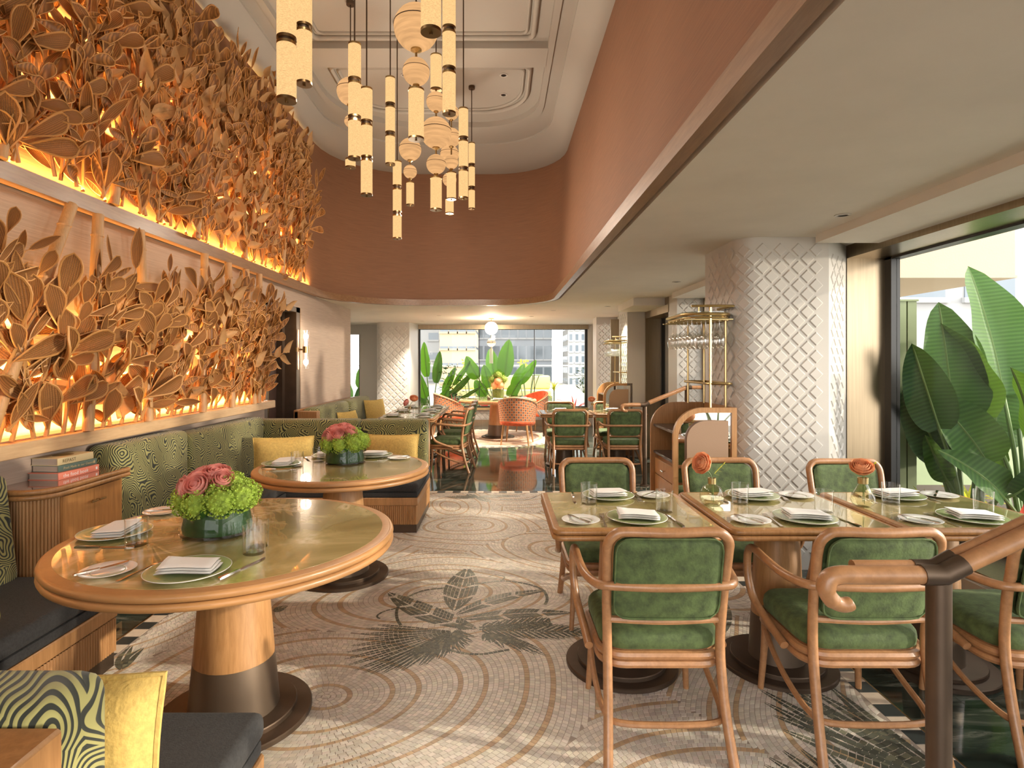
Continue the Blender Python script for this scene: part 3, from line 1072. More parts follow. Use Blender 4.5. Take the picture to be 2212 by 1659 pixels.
for tx, ty in ((1180, 1420), (1160, 1418), (1130, 1412), (1088, 1404), (1062, 1392), (1045, 1388), (1170, 1408)):
    blade(F_(1050, 1370), F_(tx, ty), .022, 0, .05)
vine([F_(966, 1272), F_(915, 1278), F_(875, 1296), F_(858, 1318), F_(858, 1340), F_(868, 1356)])
vine([F_(855, 1317), F_(830, 1323), F_(814, 1333), F_(820, 1339), F_(826, 1337)], .012)
vine([F_(1030, 1264), F_(1080, 1257), F_(1130, 1262), F_(1170, 1275), F_(1182, 1295), F_(1175, 1312)])
vine([F_(1056, 1248), F_(1070, 1244), F_(1090, 1248), F_(1084, 1256)], .010)
vine([F_(968, 1406), F_(1000, 1414), F_(1040, 1416), F_(1080, 1410), F_(1110, 1404)])
vine([F_(1185, 1338), F_(1188, 1352), F_(1180, 1360)], .012)
# the other bouquets: beyond the aisle table, by the first booth, under the window tables
for base, tips in (((1030, 1076), ((960, 1074), (985, 1072), (1010, 1068), (1060, 1087), (1100, 1072), (1125, 1073))),
                   ((262, 1450), ((310, 1402), (296, 1412), (285, 1398))), ((300, 1500), ((352, 1484), (345, 1492))), ((590, 1323), ((622, 1311), (615, 1318)))):
    for t in tips:
        blade(F_(*base), F_(*t), .05 if base[0] == 1030 else .028, 0, .06)
vine([F_(270, 1390), F_(330, 1345), F_(400, 1318), F_(430, 1312)], .014)
vine([F_(1080, 1080), F_(1140, 1080), F_(1160, 1072)], .014)
pb = np.array([1.58, 1.86])
for k, (tx, ty) in enumerate(((1640, 1492), (1672, 1484), (1705, 1482), (1745, 1490), (1790, 1484), (1835, 1478), (1650, 1520), (1668, 1548), (1690, 1580))):
    blade(pb, F_(tx, ty), .030, 0, .03 * (-1) ** k, taper=1.2)
for tx, ty in ((1660, 1640), (1690, 1625), (1730, 1622), (1770, 1615), (1650, 1655)):
    blade(np.array([1.30, 1.70]), F_(tx, ty), .022, 0, .04, taper=1.2)
blade(np.array([1.0, 2.9]), np.array([1.35, 3.5]), .10, 7)
blade(np.array([1.0, 2.9]), np.array([.72, 3.25]), .08, 7)
IQ, IC, IL = np.array(IQ), np.array(IC), np.array(IL)
m_ = IQ.mean(1)
keep = (m_[:, 0] > MX0 + .09) & (m_[:, 0] < MX1 - .09) & (m_[:, 1] < MY1 - .09)
link('mosaic_bouquet', tile_mesh('mosaic_bouquet', IQ[keep], IC[keep], .004, FZ + .0007, 'inlay', IL[keep]), mo, 'stuff')
# round inlay under the far table
b = B()
b.lathe([(1.35, 0), (1.35, .004)], 64, (-.2, 11.1, 0))
fm = struct('floor_roundel', b, M['grout'])
q, c = [], []
for k in range(0, 22):
    r0, r1 = k * .06 + .004, (k + 1) * .06 - .004
    n = max(6, int(2 * PI * (k + .5) * .06 / .07))
    for i in range(n):
        a0, a1 = 2 * PI * i / n, 2 * PI * (i + .93) / n
        q.append([(-.2 + r * math.cos(a), 11.1 + r * math.sin(a)) for r, a in ((r0, a0), (r0, a1), (r1, a1), (r1, a0))])
        g = rs.uniform(.85, 1.1)
        base = (.05, .05, .045) if k == 21 and i % 2 else ((.62, .40, .22) if k % 6 == 4 else (.72, .55, .41))
        c.append([v * g for v in base])
link('mosaic_rings', tile_mesh('mosaic_rings', np.array(q), np.array(c), .002, FZ, 'tile'), fm, 'stuff')
# ================================================================ wicker foliage screens
def leaf_geo(kind, nt=7, nw=4):
    """unit leaf: stalk end at the origin, tip at (0,1,0), face +Z; blade and (woven kinds) a cane rim"""
    if kind == 'paddle':
        wid = lambda t: .205 * (math.sin(PI * t ** 1.35) ** .62 if 0 < t < 1 else 0) * (.45 + .75 * t)
    elif kind == 'lance':
        wid = lambda t: .125 * (math.sin(PI * t ** .95) ** .75 if 0 < t < 1 else 0)
    else:
        wid = lambda t: .21 * (math.sin(PI * t ** .62) ** .9 if 0 < t < 1 else 0)
    bend = {'paddle': .05, 'lance': -.10, 'dry': -.12}[kind]
    cup = {'paddle': .5, 'lance': .7, 'dry': .8}[kind]

    def pt(u, t):
        x = (u * 2 - 1) * wid(t)
        return (x, t, bend * math.sin(PI * t) + cup * x * x / .2 - (.10 * t * t if kind != 'paddle' else 0))
    b = B().grid(pt, nw, nt)
    if kind == 'paddle' or kind == 'lance':
        ring = [pt(1, t / 9) for t in range(0, 10)] + [pt(0, t / 9) for t in range(8, 0, -1)]
        b.tube(ring, .021 if kind == 'paddle' else .014, 4, True)
    else:
        b.tube([pt(.5, t / 5) for t in range(6)], .006, 3)
    nb = 28
    b.nblade = nb
    b.tube([(0, -.10, -.01), (0, .02, .003)], .012, 4)
    return b


LG = {k: leaf_geo(k) for k in ('paddle', 'lance', 'dry')}
LM = {k: LG[k].mesh('leaf', M['paper' if k == 'dry' else 'rattan'], True, 60) for k in LG}
for k in ('paddle', 'lance'):
    LM[k].materials.append(M['cane'])
    LM[k].polygons.foreach_set('material_index', [0] * 28 + [1] * (len(LM[k].polygons) - 28))
LV = {k: (np.array(LG[k].v), LG[k].f) for k in LG}


def screen(name, label, sprays, poles, limit):
    root = thing(name, label, 'wall decoration', (-2.40, 0, 0))
    lr = random.Random(5 if 'lower' in label else 9)
    leaves = []
    for (y, z, ang, L, kind, x0, sz) in sprays:
        st = []
        n = 9
        bend = lr.uniform(-.5, .5)
        p = Vector((x0, y, z))
        a = ang
        xs = lr.uniform(.0, .16)
        for i in range(n + 1):
            st.append(p.copy())
            a += bend / n
            p = p + Vector((xs * L / n, math.sin(a) * L / n, math.cos(a) * L / n))
        B().tube(st, [.011 * (sz / .22) ** .5, .004], 5).build('stem', M['cane'], root)
        step = {'paddle': .095, 'lance': .075, 'dry': .085}[kind] * sz / .22
        m = max(4, int(L / step))
        for i in range(m + 1):
            t = .03 + .97 * i / m
            k = min(n - 1, int(t * n))
            f = t * n - k
            q = st[k].lerp(st[k + 1], f)
            d = (st[k + 1] - st[k]).normalized()
            sd = 1 if i % 2 else -1
            th_ = sd * lr.uniform(.45, 1.05) if i < m else lr.uniform(-.2, .2)
            side = d.cross(Vector((1, 0, 0))).normalized()
            dr = d * math.cos(th_) + side * math.sin(th_)
            dr = (dr + Vector((lr.uniform(-.12, .55), 0, lr.uniform(-.15, .1)))).normalized()
            nz = Vector((1, lr.uniform(-.85, .25), lr.uniform(-.5, .4)))
            nz = (nz - dr * nz.dot(dr)).normalized()
            xx = dr.cross(nz).normalized()
            s = sz * lr.uniform(.72, 1.2) * (1 if t < .8 else .85)
            kk = kind if lr.random() > .05 else 'dry'
            q = q + dr * s * .09
            tip = q + dr * s
            if tip.x < .012 or q.x < .008:
                sh = .02 - min(tip.x, q.x)
                q = q + Vector((sh, 0, 0))
            mx = Matrix(((xx.x * s, dr.x * s, nz.x * s, q.x), (xx.y * s, dr.y * s, nz.y * s, q.y), (xx.z * s, dr.z * s, nz.z * s, q.z), (0, 0, 0, 1)))
            leaves.append((s / max(1.0, q.y) * (1 if q.y > 2.4 else .2), kk, mx))
    for y, z0, z1, lean in poles:
        bb = B().tube([(.07, y, z0), (.06, y + lean, z1)], .030, 10)
        for f in (.12, .38, .66, .9):
            bb.tube([(.07 - .01 * f, y + lean * f, z0 + (z1 - z0) * f - .006), (.07 - .01 * f, y + lean * f, z0 + (z1 - z0) * f + .006)], .034, 10)
        bb.build('bamboo_pole', M['bamboo'], root)
    leaves.sort(key=lambda e: -e[0])
    for w, kk, mx in leaves[:limit]:
        link('leaf', LM[kk], root, None, None, mx)
    for kk in LG:
        vs, fs = [], []
        base, F = LV[kk]
        off = 0
        for w, k2, mx in leaves[limit:]:
            if k2 != kk:
                continue
            A = np.array(mx)
            vs.append(base @ A[:3, :3].T + A[:3, 3])
            fs += [tuple(i + off for i in f) for f in F]
            off += len(base)
        if vs:
            me = bpy.data.meshes.new('leaf_mass')
            me.from_pydata(np.concatenate(vs).tolist(), [], fs)
            me.materials.append(M['paper' if kk == 'dry' else 'rattan'])
            me.polygons.foreach_set('use_smooth', [True] * len(me.polygons))
            if kk != 'dry':
                me.materials.append(M['cane'])
                one = [0] * 28 + [1] * (len(F) - 28)
                me.polygons.foreach_set('material_index', one * (len(me.polygons) // len(F)))
            link('leaf_mass', me, root, 'stuff')
    return root


lr = random.Random(3)
sp = []
y = 1.9
while y < 5.75:
    k = lr.choice(('paddle', 'paddle', 'lance', 'paddle', 'lance', 'paddle', 'dry'))
    sp.append((y, 1.05, lr.uniform(-.3, .35), lr.uniform(.65, 1.0), k, lr.uniform(.03, .07), lr.uniform(.19, .24) + (.05 if y < 3.8 else 0)))
    if lr.random() < .85:
        sp.append((y + .04, lr.uniform(1.3, 1.65), lr.uniform(-.7, .7), lr.uniform(.4, .58), lr.choice(('paddle', 'lance', 'paddle')), lr.uniform(.05, .12), lr.uniform(.17, .22)))
    if lr.random() < .5:
        sp.append((y + .02, lr.uniform(1.06, 1.2), lr.uniform(-1.0, 1.0), .38, 'lance', .08, .2))
    y += lr.uniform(.085, .115)
for yy in (5.6, 5.72, 5.8, 5.5):
    sp.append((yy, 1.06, .1, .95, 'lance' if yy > 5.7 else 'paddle', .05, .19))
sp.append((5.75, 1.75, .9, .45, 'dry', .1, .2))
sp.append((5.72, 1.4, 1.1, .4, 'dry', .1, .2))
low = screen('wicker_foliage_screen', 'lower screen of woven rattan leaves standing on the long oak shelf', sp,
             [(2.62, 1.045, 2.297, .55), (3.28, 1.045, 2.297, .10), (3.85, 1.045, 2.297, -.08), (4.55, 1.045, 2.297, .05), (5.05, 1.045, 2.297, -.05), (5.50, 1.045, 2.297, -.15), (5.60, 1.045, 2.297, .05)], 290)
sp = []
y = 2.0
while y < 7.05:
    for z0 in (2.40, 2.72, 3.10, 3.42):
        if z0 > 3.3 and lr.random() < .25:
            continue
        k = lr.choice(('paddle', 'paddle', 'lance', 'lance', 'dry'))
        top = 4.12 - (.28 if 4.6 < y < 5.2 else 0) - (.15 if y > 6.2 else 0)
        L = min(lr.uniform(.6, .9), top - z0 - .08 + lr.uniform(0, .1))
        sp.append((y + lr.uniform(-.05, .08), z0 + (lr.uniform(0, .2) if z0 > 2.5 else 0), lr.uniform(-.45, .4) if y < 6.7 else lr.uniform(-.4, .1), L, k, lr.uniform(.02, .09), lr.uniform(.17, .235)))
    y += lr.uniform(.088, .115)
for i in range(16):
    sp.append((lr.uniform(2.4, 6.9), 2.40, lr.uniform(-1.0, 1.0), .42, 'lance' if i % 3 else 'paddle', .07, .22))
up = screen('wicker_foliage_screen', 'upper screen of woven rattan leaves climbing to the coved ceiling', sp,
            [(2.7, 2.386, 4.1, .3), (3.5, 2.386, 4.0, .2), (4.45, 2.386, 4.2, .35), (5.3, 2.386, 4.05, -.1), (6.2, 2.386, 4.02, .35), (6.75, 2.386, 3.9, .12)], 300)

# the oak shelf below, with its strip of light, and the strip on the ledge above
s = thing('shelf', 'long pale oak wall shelf carrying the lower wicker screen', 'shelf', (-2.42, 0, 0))
B().rbox(0, .09, -2.9, 6.03, .967, 1.042, .004, 1).build('board', M['pale'], s)
B().box(.002, .04, -2.9, 5.95, 1.042, 1.05).build('light_channel', M['steel'], s)
t = thing('led_strip', 'thin amber strip light along the oak shelf behind the leaves', 'light', (-2.415, 0, 1.05), 0, 'strip lights behind the wicker screens')
B().box(.004, .022, 1.0, 5.88, .001, .012).build('diffuser', M['led'], t)
t = thing('led_strip', 'thin amber strip light on the upper ledge behind the leaves', 'light', (-2.398, 0, 2.386), 0, 'strip lights behind the wicker screens')
B().box(.004, .022, 1.0, 7.0, .001, .012).build('diffuser', M['led'], t)
area('strip_and_fill_lower', (-2.375, 3.6, 1.075), (-.5, 0, 1), .03, 4.6, 34, (1.0, .50, .13))
area('strip_and_fill_lower', (-2.385, 3.7, 1.36), (-.7, 0, 1), .02, 4.3, 60, (1.0, .56, .17))  # added amber fill behind the leaves, no strip at this height
area('strip_and_fill_lower', (-2.385, 3.7, 1.62), (-.7, 0, 1), .02, 4.0, 16, (1.0, .56, .17))  # another added fill row, higher up the lower screen
area('strip_and_fill_upper', (-2.355, 4.5, 2.41), (-.6, 0, 1), .03, 5.6, 34, (1.0, .50, .13))
area('strip_and_fill_upper', (-2.365, 4.6, 2.85), (-.7, 0, 1), .02, 5.0, 50, (1.0, .56, .17))  # added fill halfway up the upper screen, not a real strip
area('strip_and_fill_upper', (-2.365, 4.6, 3.30), (-.7, 0, 1), .02, 4.6, 38, (1.0, .56, .17))  # added fill near the top of the upper screen, no strip here

# ================================================================ chandelier of hanging lamps
def proj(px, py, Y):
    return Vector(((px - 1078) / 1250 * Y, Y, 1.43 + (784 - py) / 1250 * Y))


def pendant(label, px, Y, cyl=(), globes=(), D=.078, name='pendant_lamp'):
    """cyl: (top, bottom) rows of each lit tube; globes: (centre row, radius in rows)"""
    x = (px - 1078) / 1250 * Y
    zz = lambda py: 1.43 + (784 - py) / 1250 * Y
    zt = 4.489 if not (5.48 < Y < 5.88 or Y > 7.5) else 4.42
    t = thing(name, label, 'pendant lamp', (x, Y, zt), 0, 'lamps of the hanging cluster')
    tops = [zz(c[0]) for c in cyl] + [zz(g[0] - g[1]) for g in globes]
    ztop = max(tops)
    r = D / 2
    if ztop < zt:
        B().tube([(0, 0, 0), (0, 0, ztop - zt)], .0055, 6).build('rod', M['dkbronze'], t)
        B().lathe([(.0, 0), (.035, 0), (.035, -.03), (.0, -.03)], 16).build('canopy', M['dkbronze'], t)
    for a, c in cyl:
        za, zb = min(zz(a), zt - .02) - zt, zz(c) - zt
        B().lathe([(r, zb), (r, za)], 24, cap=(False, False)).build('shade', M['shade'], t)
        e = B().lathe([(0, zb - .006), (r * 1.02, zb - .006), (r * 1.02, zb + .006), (0, zb + .006)], 24, cap=(False, False))
        e.lathe([(0, zb - .014), (.007, zb - .014), (.007, zb - .006)], 8, cap=(False, False))
        e.build('end_cap', M['dkbrass'], t)
        B().lathe([(0, za - .006), (r * 1.02, za - .006), (r * 1.02, za + .006), (0, za + .006)], 24, cap=(False, False)).build('end_cap', M['brass'], t)
    for (a, c), (a2, c2) in (zip(cyl, cyl[1:]) if not globes else ()):
        z0, z1 = zz(a2) - zt, zz(c) - zt
        B().lathe([(r * .8, z0), (r * .8, z1)], 20, cap=(False, False)).build('collar', M['dkbronze'], t)
    for gy, gr in globes:
        R_ = gr / 1250 * Y
        zc = zz(gy) - zt
        B().lathe([(R_ * math.sin(PI * k / 16), zc - R_ * math.cos(PI * k / 16)) for k in range(0, 17)], 32, cap=(False, False)).build('globe', M['globe'], t)
        B().lathe([(R_ * .985, zc + R_ * .16), (R_ * 1.0, zc + R_ * .16), (R_ * 1.0, zc + R_ * .20), (R_ * .975, zc + R_ * .20)], 32, cap=(False, False)).build('band', M['dkbronze'], t)
        B().lathe([(.004, zc - R_ - .02), (R_ * .25, zc - R_ - .005), (R_ * .25, zc - R_ * .96), (0, zc - R_ * .96)], 16, cap=(False, False)).build('cup', M['brass'], t)
    parts = sorted([(zz(a), zz(c)) for a, c in cyl] + [(zz(g - r2), zz(g + r2)) for g, r2 in globes], reverse=True)
    if globes:
        for (a, c), (a2, c2) in zip(parts, parts[1:]):
            if c - a2 > .004:
                B().tube([(0, 0, c - zt), (0, 0, a2 - zt)], .008, 6).build('link', M['brass'], t)
    return t


pendant('wide lit linen tube cut by the frame, nearest the wicker screen', 619, 2.38, [(-120, 84), (96, 216)])
pendant('slimmer linen tube hanging just behind the wide one by the screen', 657, 2.95, [(-90, 57), (69, 181)])
pendant('largest globe over a smaller globe and one linen tube', 899, 3.73, [(195, 300)], [(60, 48), (155, 29)], .1)
pendant('wide linen tube in front of the largest globe, brass cap below', 931, 2.3, [(-160, 68)], D=.081)
pendant('three stacked linen tubes, long, just beside the largest globe', 970, 3.4, [(-60, 61), (72, 149), (159, 245)])
pendant('three stacked tubes high in the cluster on the screen side', 766, 3.6, [(97, 172), (181, 253), (262, 342)])
pendant('three stacked tubes, lowest one pale, beside the high stack', 792, 3.95, [(193, 263), (272, 340), (348, 421)])
pendant('thin stack of three tubes alone between stacks and globes', 843, 4.7, [(169, 225), (233, 287), (295, 355)])
pendant('lowest hanging thin stack of three tubes', 858, 5.2, [(350, 402), (410, 458), (466, 515)])
pendant('two small globes over a short tube beside the lowest stack', 886, 5.95, [(395, 443)], [(323, 24), (371, 14.5)], .08)
pendant('tube, then small, large and medium globes, then a tube', 942, 5.1, [(121, 194), (385, 453)], [(220, 21), (287, 33), (355, 21)], .1)
pendant('partly hidden globes and a tube behind the stacked globes', 975, 5.9, [(374, 430)], [(243, 16), (297, 20), (350, 15)], .095)
pendant('farthest small globe over a low tube behind the chains', 971, 6.6, [(430, 461)], [(333, 20), (388, 15)], .095)
pendant('three stacked tubes on the window side of the globes', 1001, 4.75, [(236, 298), (306, 363), (370, 428)])
pendant('thinnest stack of three tubes farthest to the window side', 1019, 6.4, [(310, 355), (361, 404), (411, 451)], D=.07)
pendant('pale globe half hidden behind the high stack of tubes', 757, 4.9, [(345, 362)], [(198, 29), (262, 13)], .085)
for x, Y, z, e in ((-.75, 2.2, 3.3, 12), (-.75, 3.3, 3.0, 17), (-.72, 4.4, 2.9, 26), (-.62, 5.5, 2.9, 30), (-.55, 6.7, 2.95, 40)):
    l = bpy.data.lights.new('lamp_glow', 'POINT')
    l.energy = e
    l.color = (1.0, .86, .70)
    l.shadow_soft_size = .15
    o = bpy.data.objects.new('lamp_glow', l)
    o.location = (x, Y, z)
    C.objects.link(o)

# glass globes over the far table
g = thing('glass_pendant', 'two clear glass globes and a glass tube over the far table', 'pendant lamp', (-.15, 11.2, 2.3))
B().lathe([(.0, 0), (.06, 0), (.06, -.02), (0, -.02)], 16).build('canopy', M['brass'], g)
B().tube([(0, 0, -.02), (0, 0, -.62)], .007, 6).build('rod', M['brass'], g)
for zc, r_ in ((-.20, .125), (-.475, .085)):
    B().lathe([(r_ * math.sin(PI * k / 14), zc - r_ * math.cos(PI * k / 14)) for k in range(15)], 28, cap=(False, False)).build('globe', thin_glass('ribbed_glass', (.97, .95, .9), .15, .05, .5, .18), g)
    B().lathe([(r_, zc - .006), (r_ * 1.015, zc - .006), (r_ * 1.015, zc + .006), (r_, zc + .006)], 28, cap=(False, False)).build('band', M['brass'], g)
B().lathe([(.036, -.88), (.036, -.60)], 20).build('tube', thin_glass('tube_glass', (.97, .95, .9), .15, .05, .5, .3), g)

for nm, loc, e in (('globe_glow', (-.15, 11.2, 2.10), 80), ('sconce_glow', (-2.32, 6.95, 1.75), 4), ('sconce_glow', (-2.32, 6.95, 1.44), 4)):
    l = bpy.data.lights.new(nm, 'POINT')
    l.energy = e
    l.color = (1.0, .86, .68)
    l.shadow_soft_size = .06
    o = bpy.data.objects.new(nm, l)
    o.location = loc
    C.objects.link(o)
# wall sconce
s = thing('wall_sconce', 'brass wall sconce with two glass tubes beside the dark door', 'wall lamp', (-2.42, 6.95, 1.59))
B().rbox(0, .012, -.02, .02, -.24, .24, .003, 1).build('backplate', P('rose_backplate', (.50, .30, .22), .5), s)
B().tube([(.01, 0, 0), (.10, 0, 0)], .010, 8).tube([(.0, 0, -.025), (.0, 0, .025)], .022, 8).build('arm', M['brass'], s)
B().lathe([(.0, -.038), (.038, -.038), (.038, .038), (0, .038)], 20, (.10, 0, 0)).build('holder', M['brass'], s)
for sg in (-1, 1):
    B().lathe([(.036, sg * .038), (.036, sg * .23)], 20, (.10, 0, 0), cap=(False, False)).build('glass_tube', thin_glass('sconce_glass', (.98, .94, .88), .15, .05, .5), s)
    B().lathe([(.014, sg * .04), (.014, sg * .20)], 12, (.10, 0, 0)).build('lamp', emit('sconce_lamp', (1, .86, .62), 1.6), s)
# recessed ceiling spots
for i, (x, y, z, lab) in enumerate([(2.02, 3.40, 2.30, 'over the window table'), (1.9, 6.2, 2.30, 'before the second column'), (1.67, 8.9, 2.3, 'before the far trolley'),
                                    (.05, 4.20, 4.489, 'in the front coffer, window side'), (.05, 6.15, 4.489, 'in the far coffer, first of the pair'), (.05, 6.6, 4.489, 'in the far coffer, second of the pair'), (-1.25, 4.2, 4.489, 'in the front coffer, screen side'), (-1.0, 6.15, 4.489, 'in the far coffer, screen side'),
                                    (-1.1, 10.6, 2.302, 'in the far low ceiling, screen side'), (.6, 10.8, 2.302, 'in the far low ceiling, window side'), (-1.6, 12.0, 2.302, 'before the far diamond column'), (.9, 9.6, 2.302, 'over the far aisle'), (-3.05, 11.3, 2.302, 'added to brighten the passage beyond the sunlit wall')]):  # the passage spot has no known fixture; added to lift the dim passage
    t = thing('downlight', 'small round recessed ceiling spot ' + lab, 'downlight', (x, y, z), 0, 'recessed ceiling spots')
    B().lathe([(.028, -.001), (.045, -.001), (.045, -.005), (.028, -.005)], 20, cap=(False, False)).build('trim_ring', M['cream'], t)
    B().lathe([(.0, -.0012), (.028, -.0012)], 16, cap=(False, False)).build('aperture', M['black'], t)
    if z < 3:
        l = bpy.data.lights.new('downlight_beam', 'SPOT')
        l.energy = 400 if y > 8 else (10 if y < 4 else 40)
        l.color = (1.0, .88, .74)
        l.spot_size, l.spot_blend, l.shadow_soft_size = R(95), .8, .03
        o = bpy.data.objects.new('downlight_beam', l)
        o.location = (x, y, z - .012)
        C.objects.link(o)
# ================================================================ furniture
def chair(label, loc, rz, group):
    t = thing('dining_chair', label, 'chair', loc, rz, group)
    for s in (-1, 1):
        B().tube(smooth([(s * .20, .185, .35), (s * .203, .187, .2), (s * .214, .20, .0)], 5), [.018, .0125], 10).build('leg', M['bent'], t)
    # rear legs and back hoop in one bent piece each: leg, leg, top hoop
    for s in (-1, 1):
        B().tube(smooth([(s * .222, -.305, 0), (s * .211, -.245, .18), (s * .207, -.208, .38), (s * .212, -.222, .56), (s * .214, -.24, .66)], 6), [.0135, .019, .0195, .019, .0185] if 0 else .0178, 10).build('leg', M['bent'], t)
    hoop = [(-.214, -.24, .65), (-.217, -.258, .74), (-.214, -.272, .785), (-.190, -.280, .815), (-.15, -.283, .824), (0, -.292, .822), (.15, -.283, .824), (.190, -.280, .815), (.214, -.272, .785), (.217, -.258, .74), (.214, -.24, .65)]
    B().tube(smooth(hoop, 4), .0185, 10).build('back_hoop', M['bent'], t)
    B().tube(smooth([(-.206, -.212, .485), (0, -.222, .480), (.206, -.212, .485)], 5), .013, 8).build('back_rail', M['bent'], t)

    def bp(u, v, off):
        x = (u * 2 - 1) * .193
        z = .497 + v * .307
        yb = -.214 - (z - .48) * .2 - .010 * (1 - (2 * u - 1) ** 2)
        # rounded corners
        cx_, cz_ = .193 - .05, .1535 - .05
        dx, dz = abs(x) - cx_, abs(z - .6505) - cz_
        if dx > 0 and dz > 0:
            l = math.hypot(dx, dz)
            if l > .05:
                x = math.copysign(cx_ + dx / l * .05, x)
                z = .6505 + math.copysign(cz_ + dz / l * .05, z - .6505)
        e = min(1, min(u, 1 - u) * 12, min(v, 1 - v) * 10)
        return (x, yb + off * (.012 + .010 * e ** .5), z)
    b = B()
    N = 16
    b.grid(lambda u, v: bp(u, v, 1), N, N)
    b.grid(lambda u, v: bp(1 - u, v, -1), N, N)
    b.build('back_pad', M['velvet'], t, ang=70)
    ring = []
    for k in range(48):
        a = k / 48
        e = a * 4
        i, f = int(e), e - int(e)
        u, v = [(f, 0), (1, f), (1 - f, 1), (0, 1 - f)][i]
        ring.append(bp(u, v, 0))
    pad = t.children[-1]
    B().tube([(x * .985, y - .018, z) for x, y, z in ring], .004, 5, True).build('piping', M['velvet'], pad)
    # arm bow
    arm = [(-.258, -.10, .333), (-.264, .03, .372), (-.275, .13, .42), (-.283, .168, .50), (-.285, .170, .585), (-.284, .150, .627), (-.284, .10, .640), (-.284, -.02, .630), (-.277, -.13, .622), (-.248, -.225, .620), (-.19, -.255, .622), (0, -.272, .622)]
    arm = arm + [(-x, y, z) for x, y, z in arm[-2::-1]]
    B().tube(smooth(arm, 4), .0165, 10).build('arm_bow', M['bent'], t)
    # seat
    out = rrect(-.225, .225, -.205, .225, .09, 6)
    rings = []
    for z, s_ in ((.362, .93), (.372, .985), (.395, 1.0), (.418, .985), (.432, .94), (.441, .80), (.446, .5), (.448, .1)):
        rings.append([(x * s_, .01 + (y - .01) * s_, z) for x, y in out])
    B().loft(rings).build('seat', M['velvet'], t, ang=70)
    for z in (.347, .316):
        B().tube([(x * .985, .01 + (y - .01) * .985, z) for x, y in rrect(-.225, .225, -.205, .225, .085, 5)], .0165, 8, True).build('seat_frame', M['bent'], t)
    B().prism([(x * .95, .01 + (y - .01) * .95) for x, y in out], .335, .364).build('seat_board', M['bent'], t)
    B().tube(smooth([(-.204, .186, .285), (-.222, .08, .235), (-.226, -.06, .175), (-.214, -.20, .135), (-.17, -.252, .128), (0, -.262, .126), (.17, -.252, .128), (.214, -.20, .135), (.226, -.06, .175), (.222, .08, .235), (.204, .186, .285)], 4), .0115, 8).build('stretcher', M['bent'], t)
    return t


near = 'green velvet chairs on the camera side of the oblong tables'
c0 = chair('green velvet bentwood armchair pulled up to the aisle-end oblong table, back to us', (.605, 2.335, FZ), 0, 'green velvet chairs')
dup(c0, (1.36, 2.335, FZ), 0, 'green velvet bentwood armchair whose back the curled handrail crosses')
dup(c0, (2.07, 2.34, 0), 0, 'green velvet armchair cut off by the frame, behind the bronze rail post')
dup(c0, (.60, 3.285, FZ), PI, 'green velvet armchair facing us across the aisle-end oblong table')
dup(c0, (1.355, 3.285, FZ), PI, 'green velvet armchair facing us in front of the wine trolley')
dup(c0, (2.12, 3.285, 0), PI, 'green velvet armchair facing us beside the white diamond column')
dup(c0, (.915, 7.70, 0), 0, 'green velvet armchair, back to us, at the far pair of tables by the aisle')
dup(c0, (1.625, 7.70, 0), 0, 'green velvet armchair behind the slim far handrail post')
dup(c0, (.93, 8.62, 0), PI, 'green velvet armchair facing us on the far side of the far aisle table')
dup(c0, (1.68, 8.62, 0), PI, 'green velvet armchair facing us before the far wine trolley')
for i, (yy, w_) in enumerate(((7.75, 'first'), (8.50, 'second'), (9.22, 'third'))):
    dup(c0, (-.66, yy, 0), R(82), 'green velvet armchair seen side on, %s along the banquette tables' % w_)


def bead_edge(b, out, z0, z1):
    h = (z1 - z0) / 2
    for zc in (z0 + h * .5, z0 + h * 1.5):
        b.tube([(x, y, zc) for x, y in out], h * .5, 8, True)


def pedestal(t, rt, rb, rd, h, split=.24):
    f = lambda z: rb + (rt - rb) * (z / h)
    B().lathe([(f(split), split), (f(h), h)], 32).build('column', M['oak'], t)
    B().lathe([(f(.03) * 1.02, .03), (f(split) * 1.004, split + .001)], 32).build('sleeve', P('brown_metal', (.16, .115, .08), .45, .6), t)
    B().lathe([(rd, 0), (rd, .016), (rd - .004, .02), (rd * .80, .021), (rd * .80, .036), (rd * .79, .04), (0, .04)], 48).build('base', M['dkbronze'], t, ang=30)


def round_table(label, x, y, r):
    t = thing('round_table', label, 'table', (x, y, FZ), 0, 'round pedestal tables')
    h = TZ - FZ
    circ = [(math.cos(2 * PI * k / 72) * (r - .016), math.sin(2 * PI * k / 72) * (r - .016)) for k in range(72)]
    b = B()
    bead_edge(b, circ, h - .060, h - .002)
    b.lathe([(r - .055, h - .03), (r - .016, h - .003), (r - .03, h - .0005), (r - .05, h - .0005)], 72, cap=(True, False))
    b.build('rim', M['rim'], t, ang=50)
    B().lathe([(r - .048, h - .02), (r - .048, h)], 72).build('stone_top', M['onyx'], t)
    B().lathe([(r - .05, h - .058), (r - .05, h - .022)], 48).build('underside', M['oakd'], t)
    pedestal(t, .118, .172, .30, h - .05)
    return t


round_table('round onyx pedestal table beside the cabinet with books, coral and lime flowers on it', -1.071, 2.343, .635)
round_table('round onyx pedestal table before the corner banquette, farther from us', -1.046, 3.88, .573)


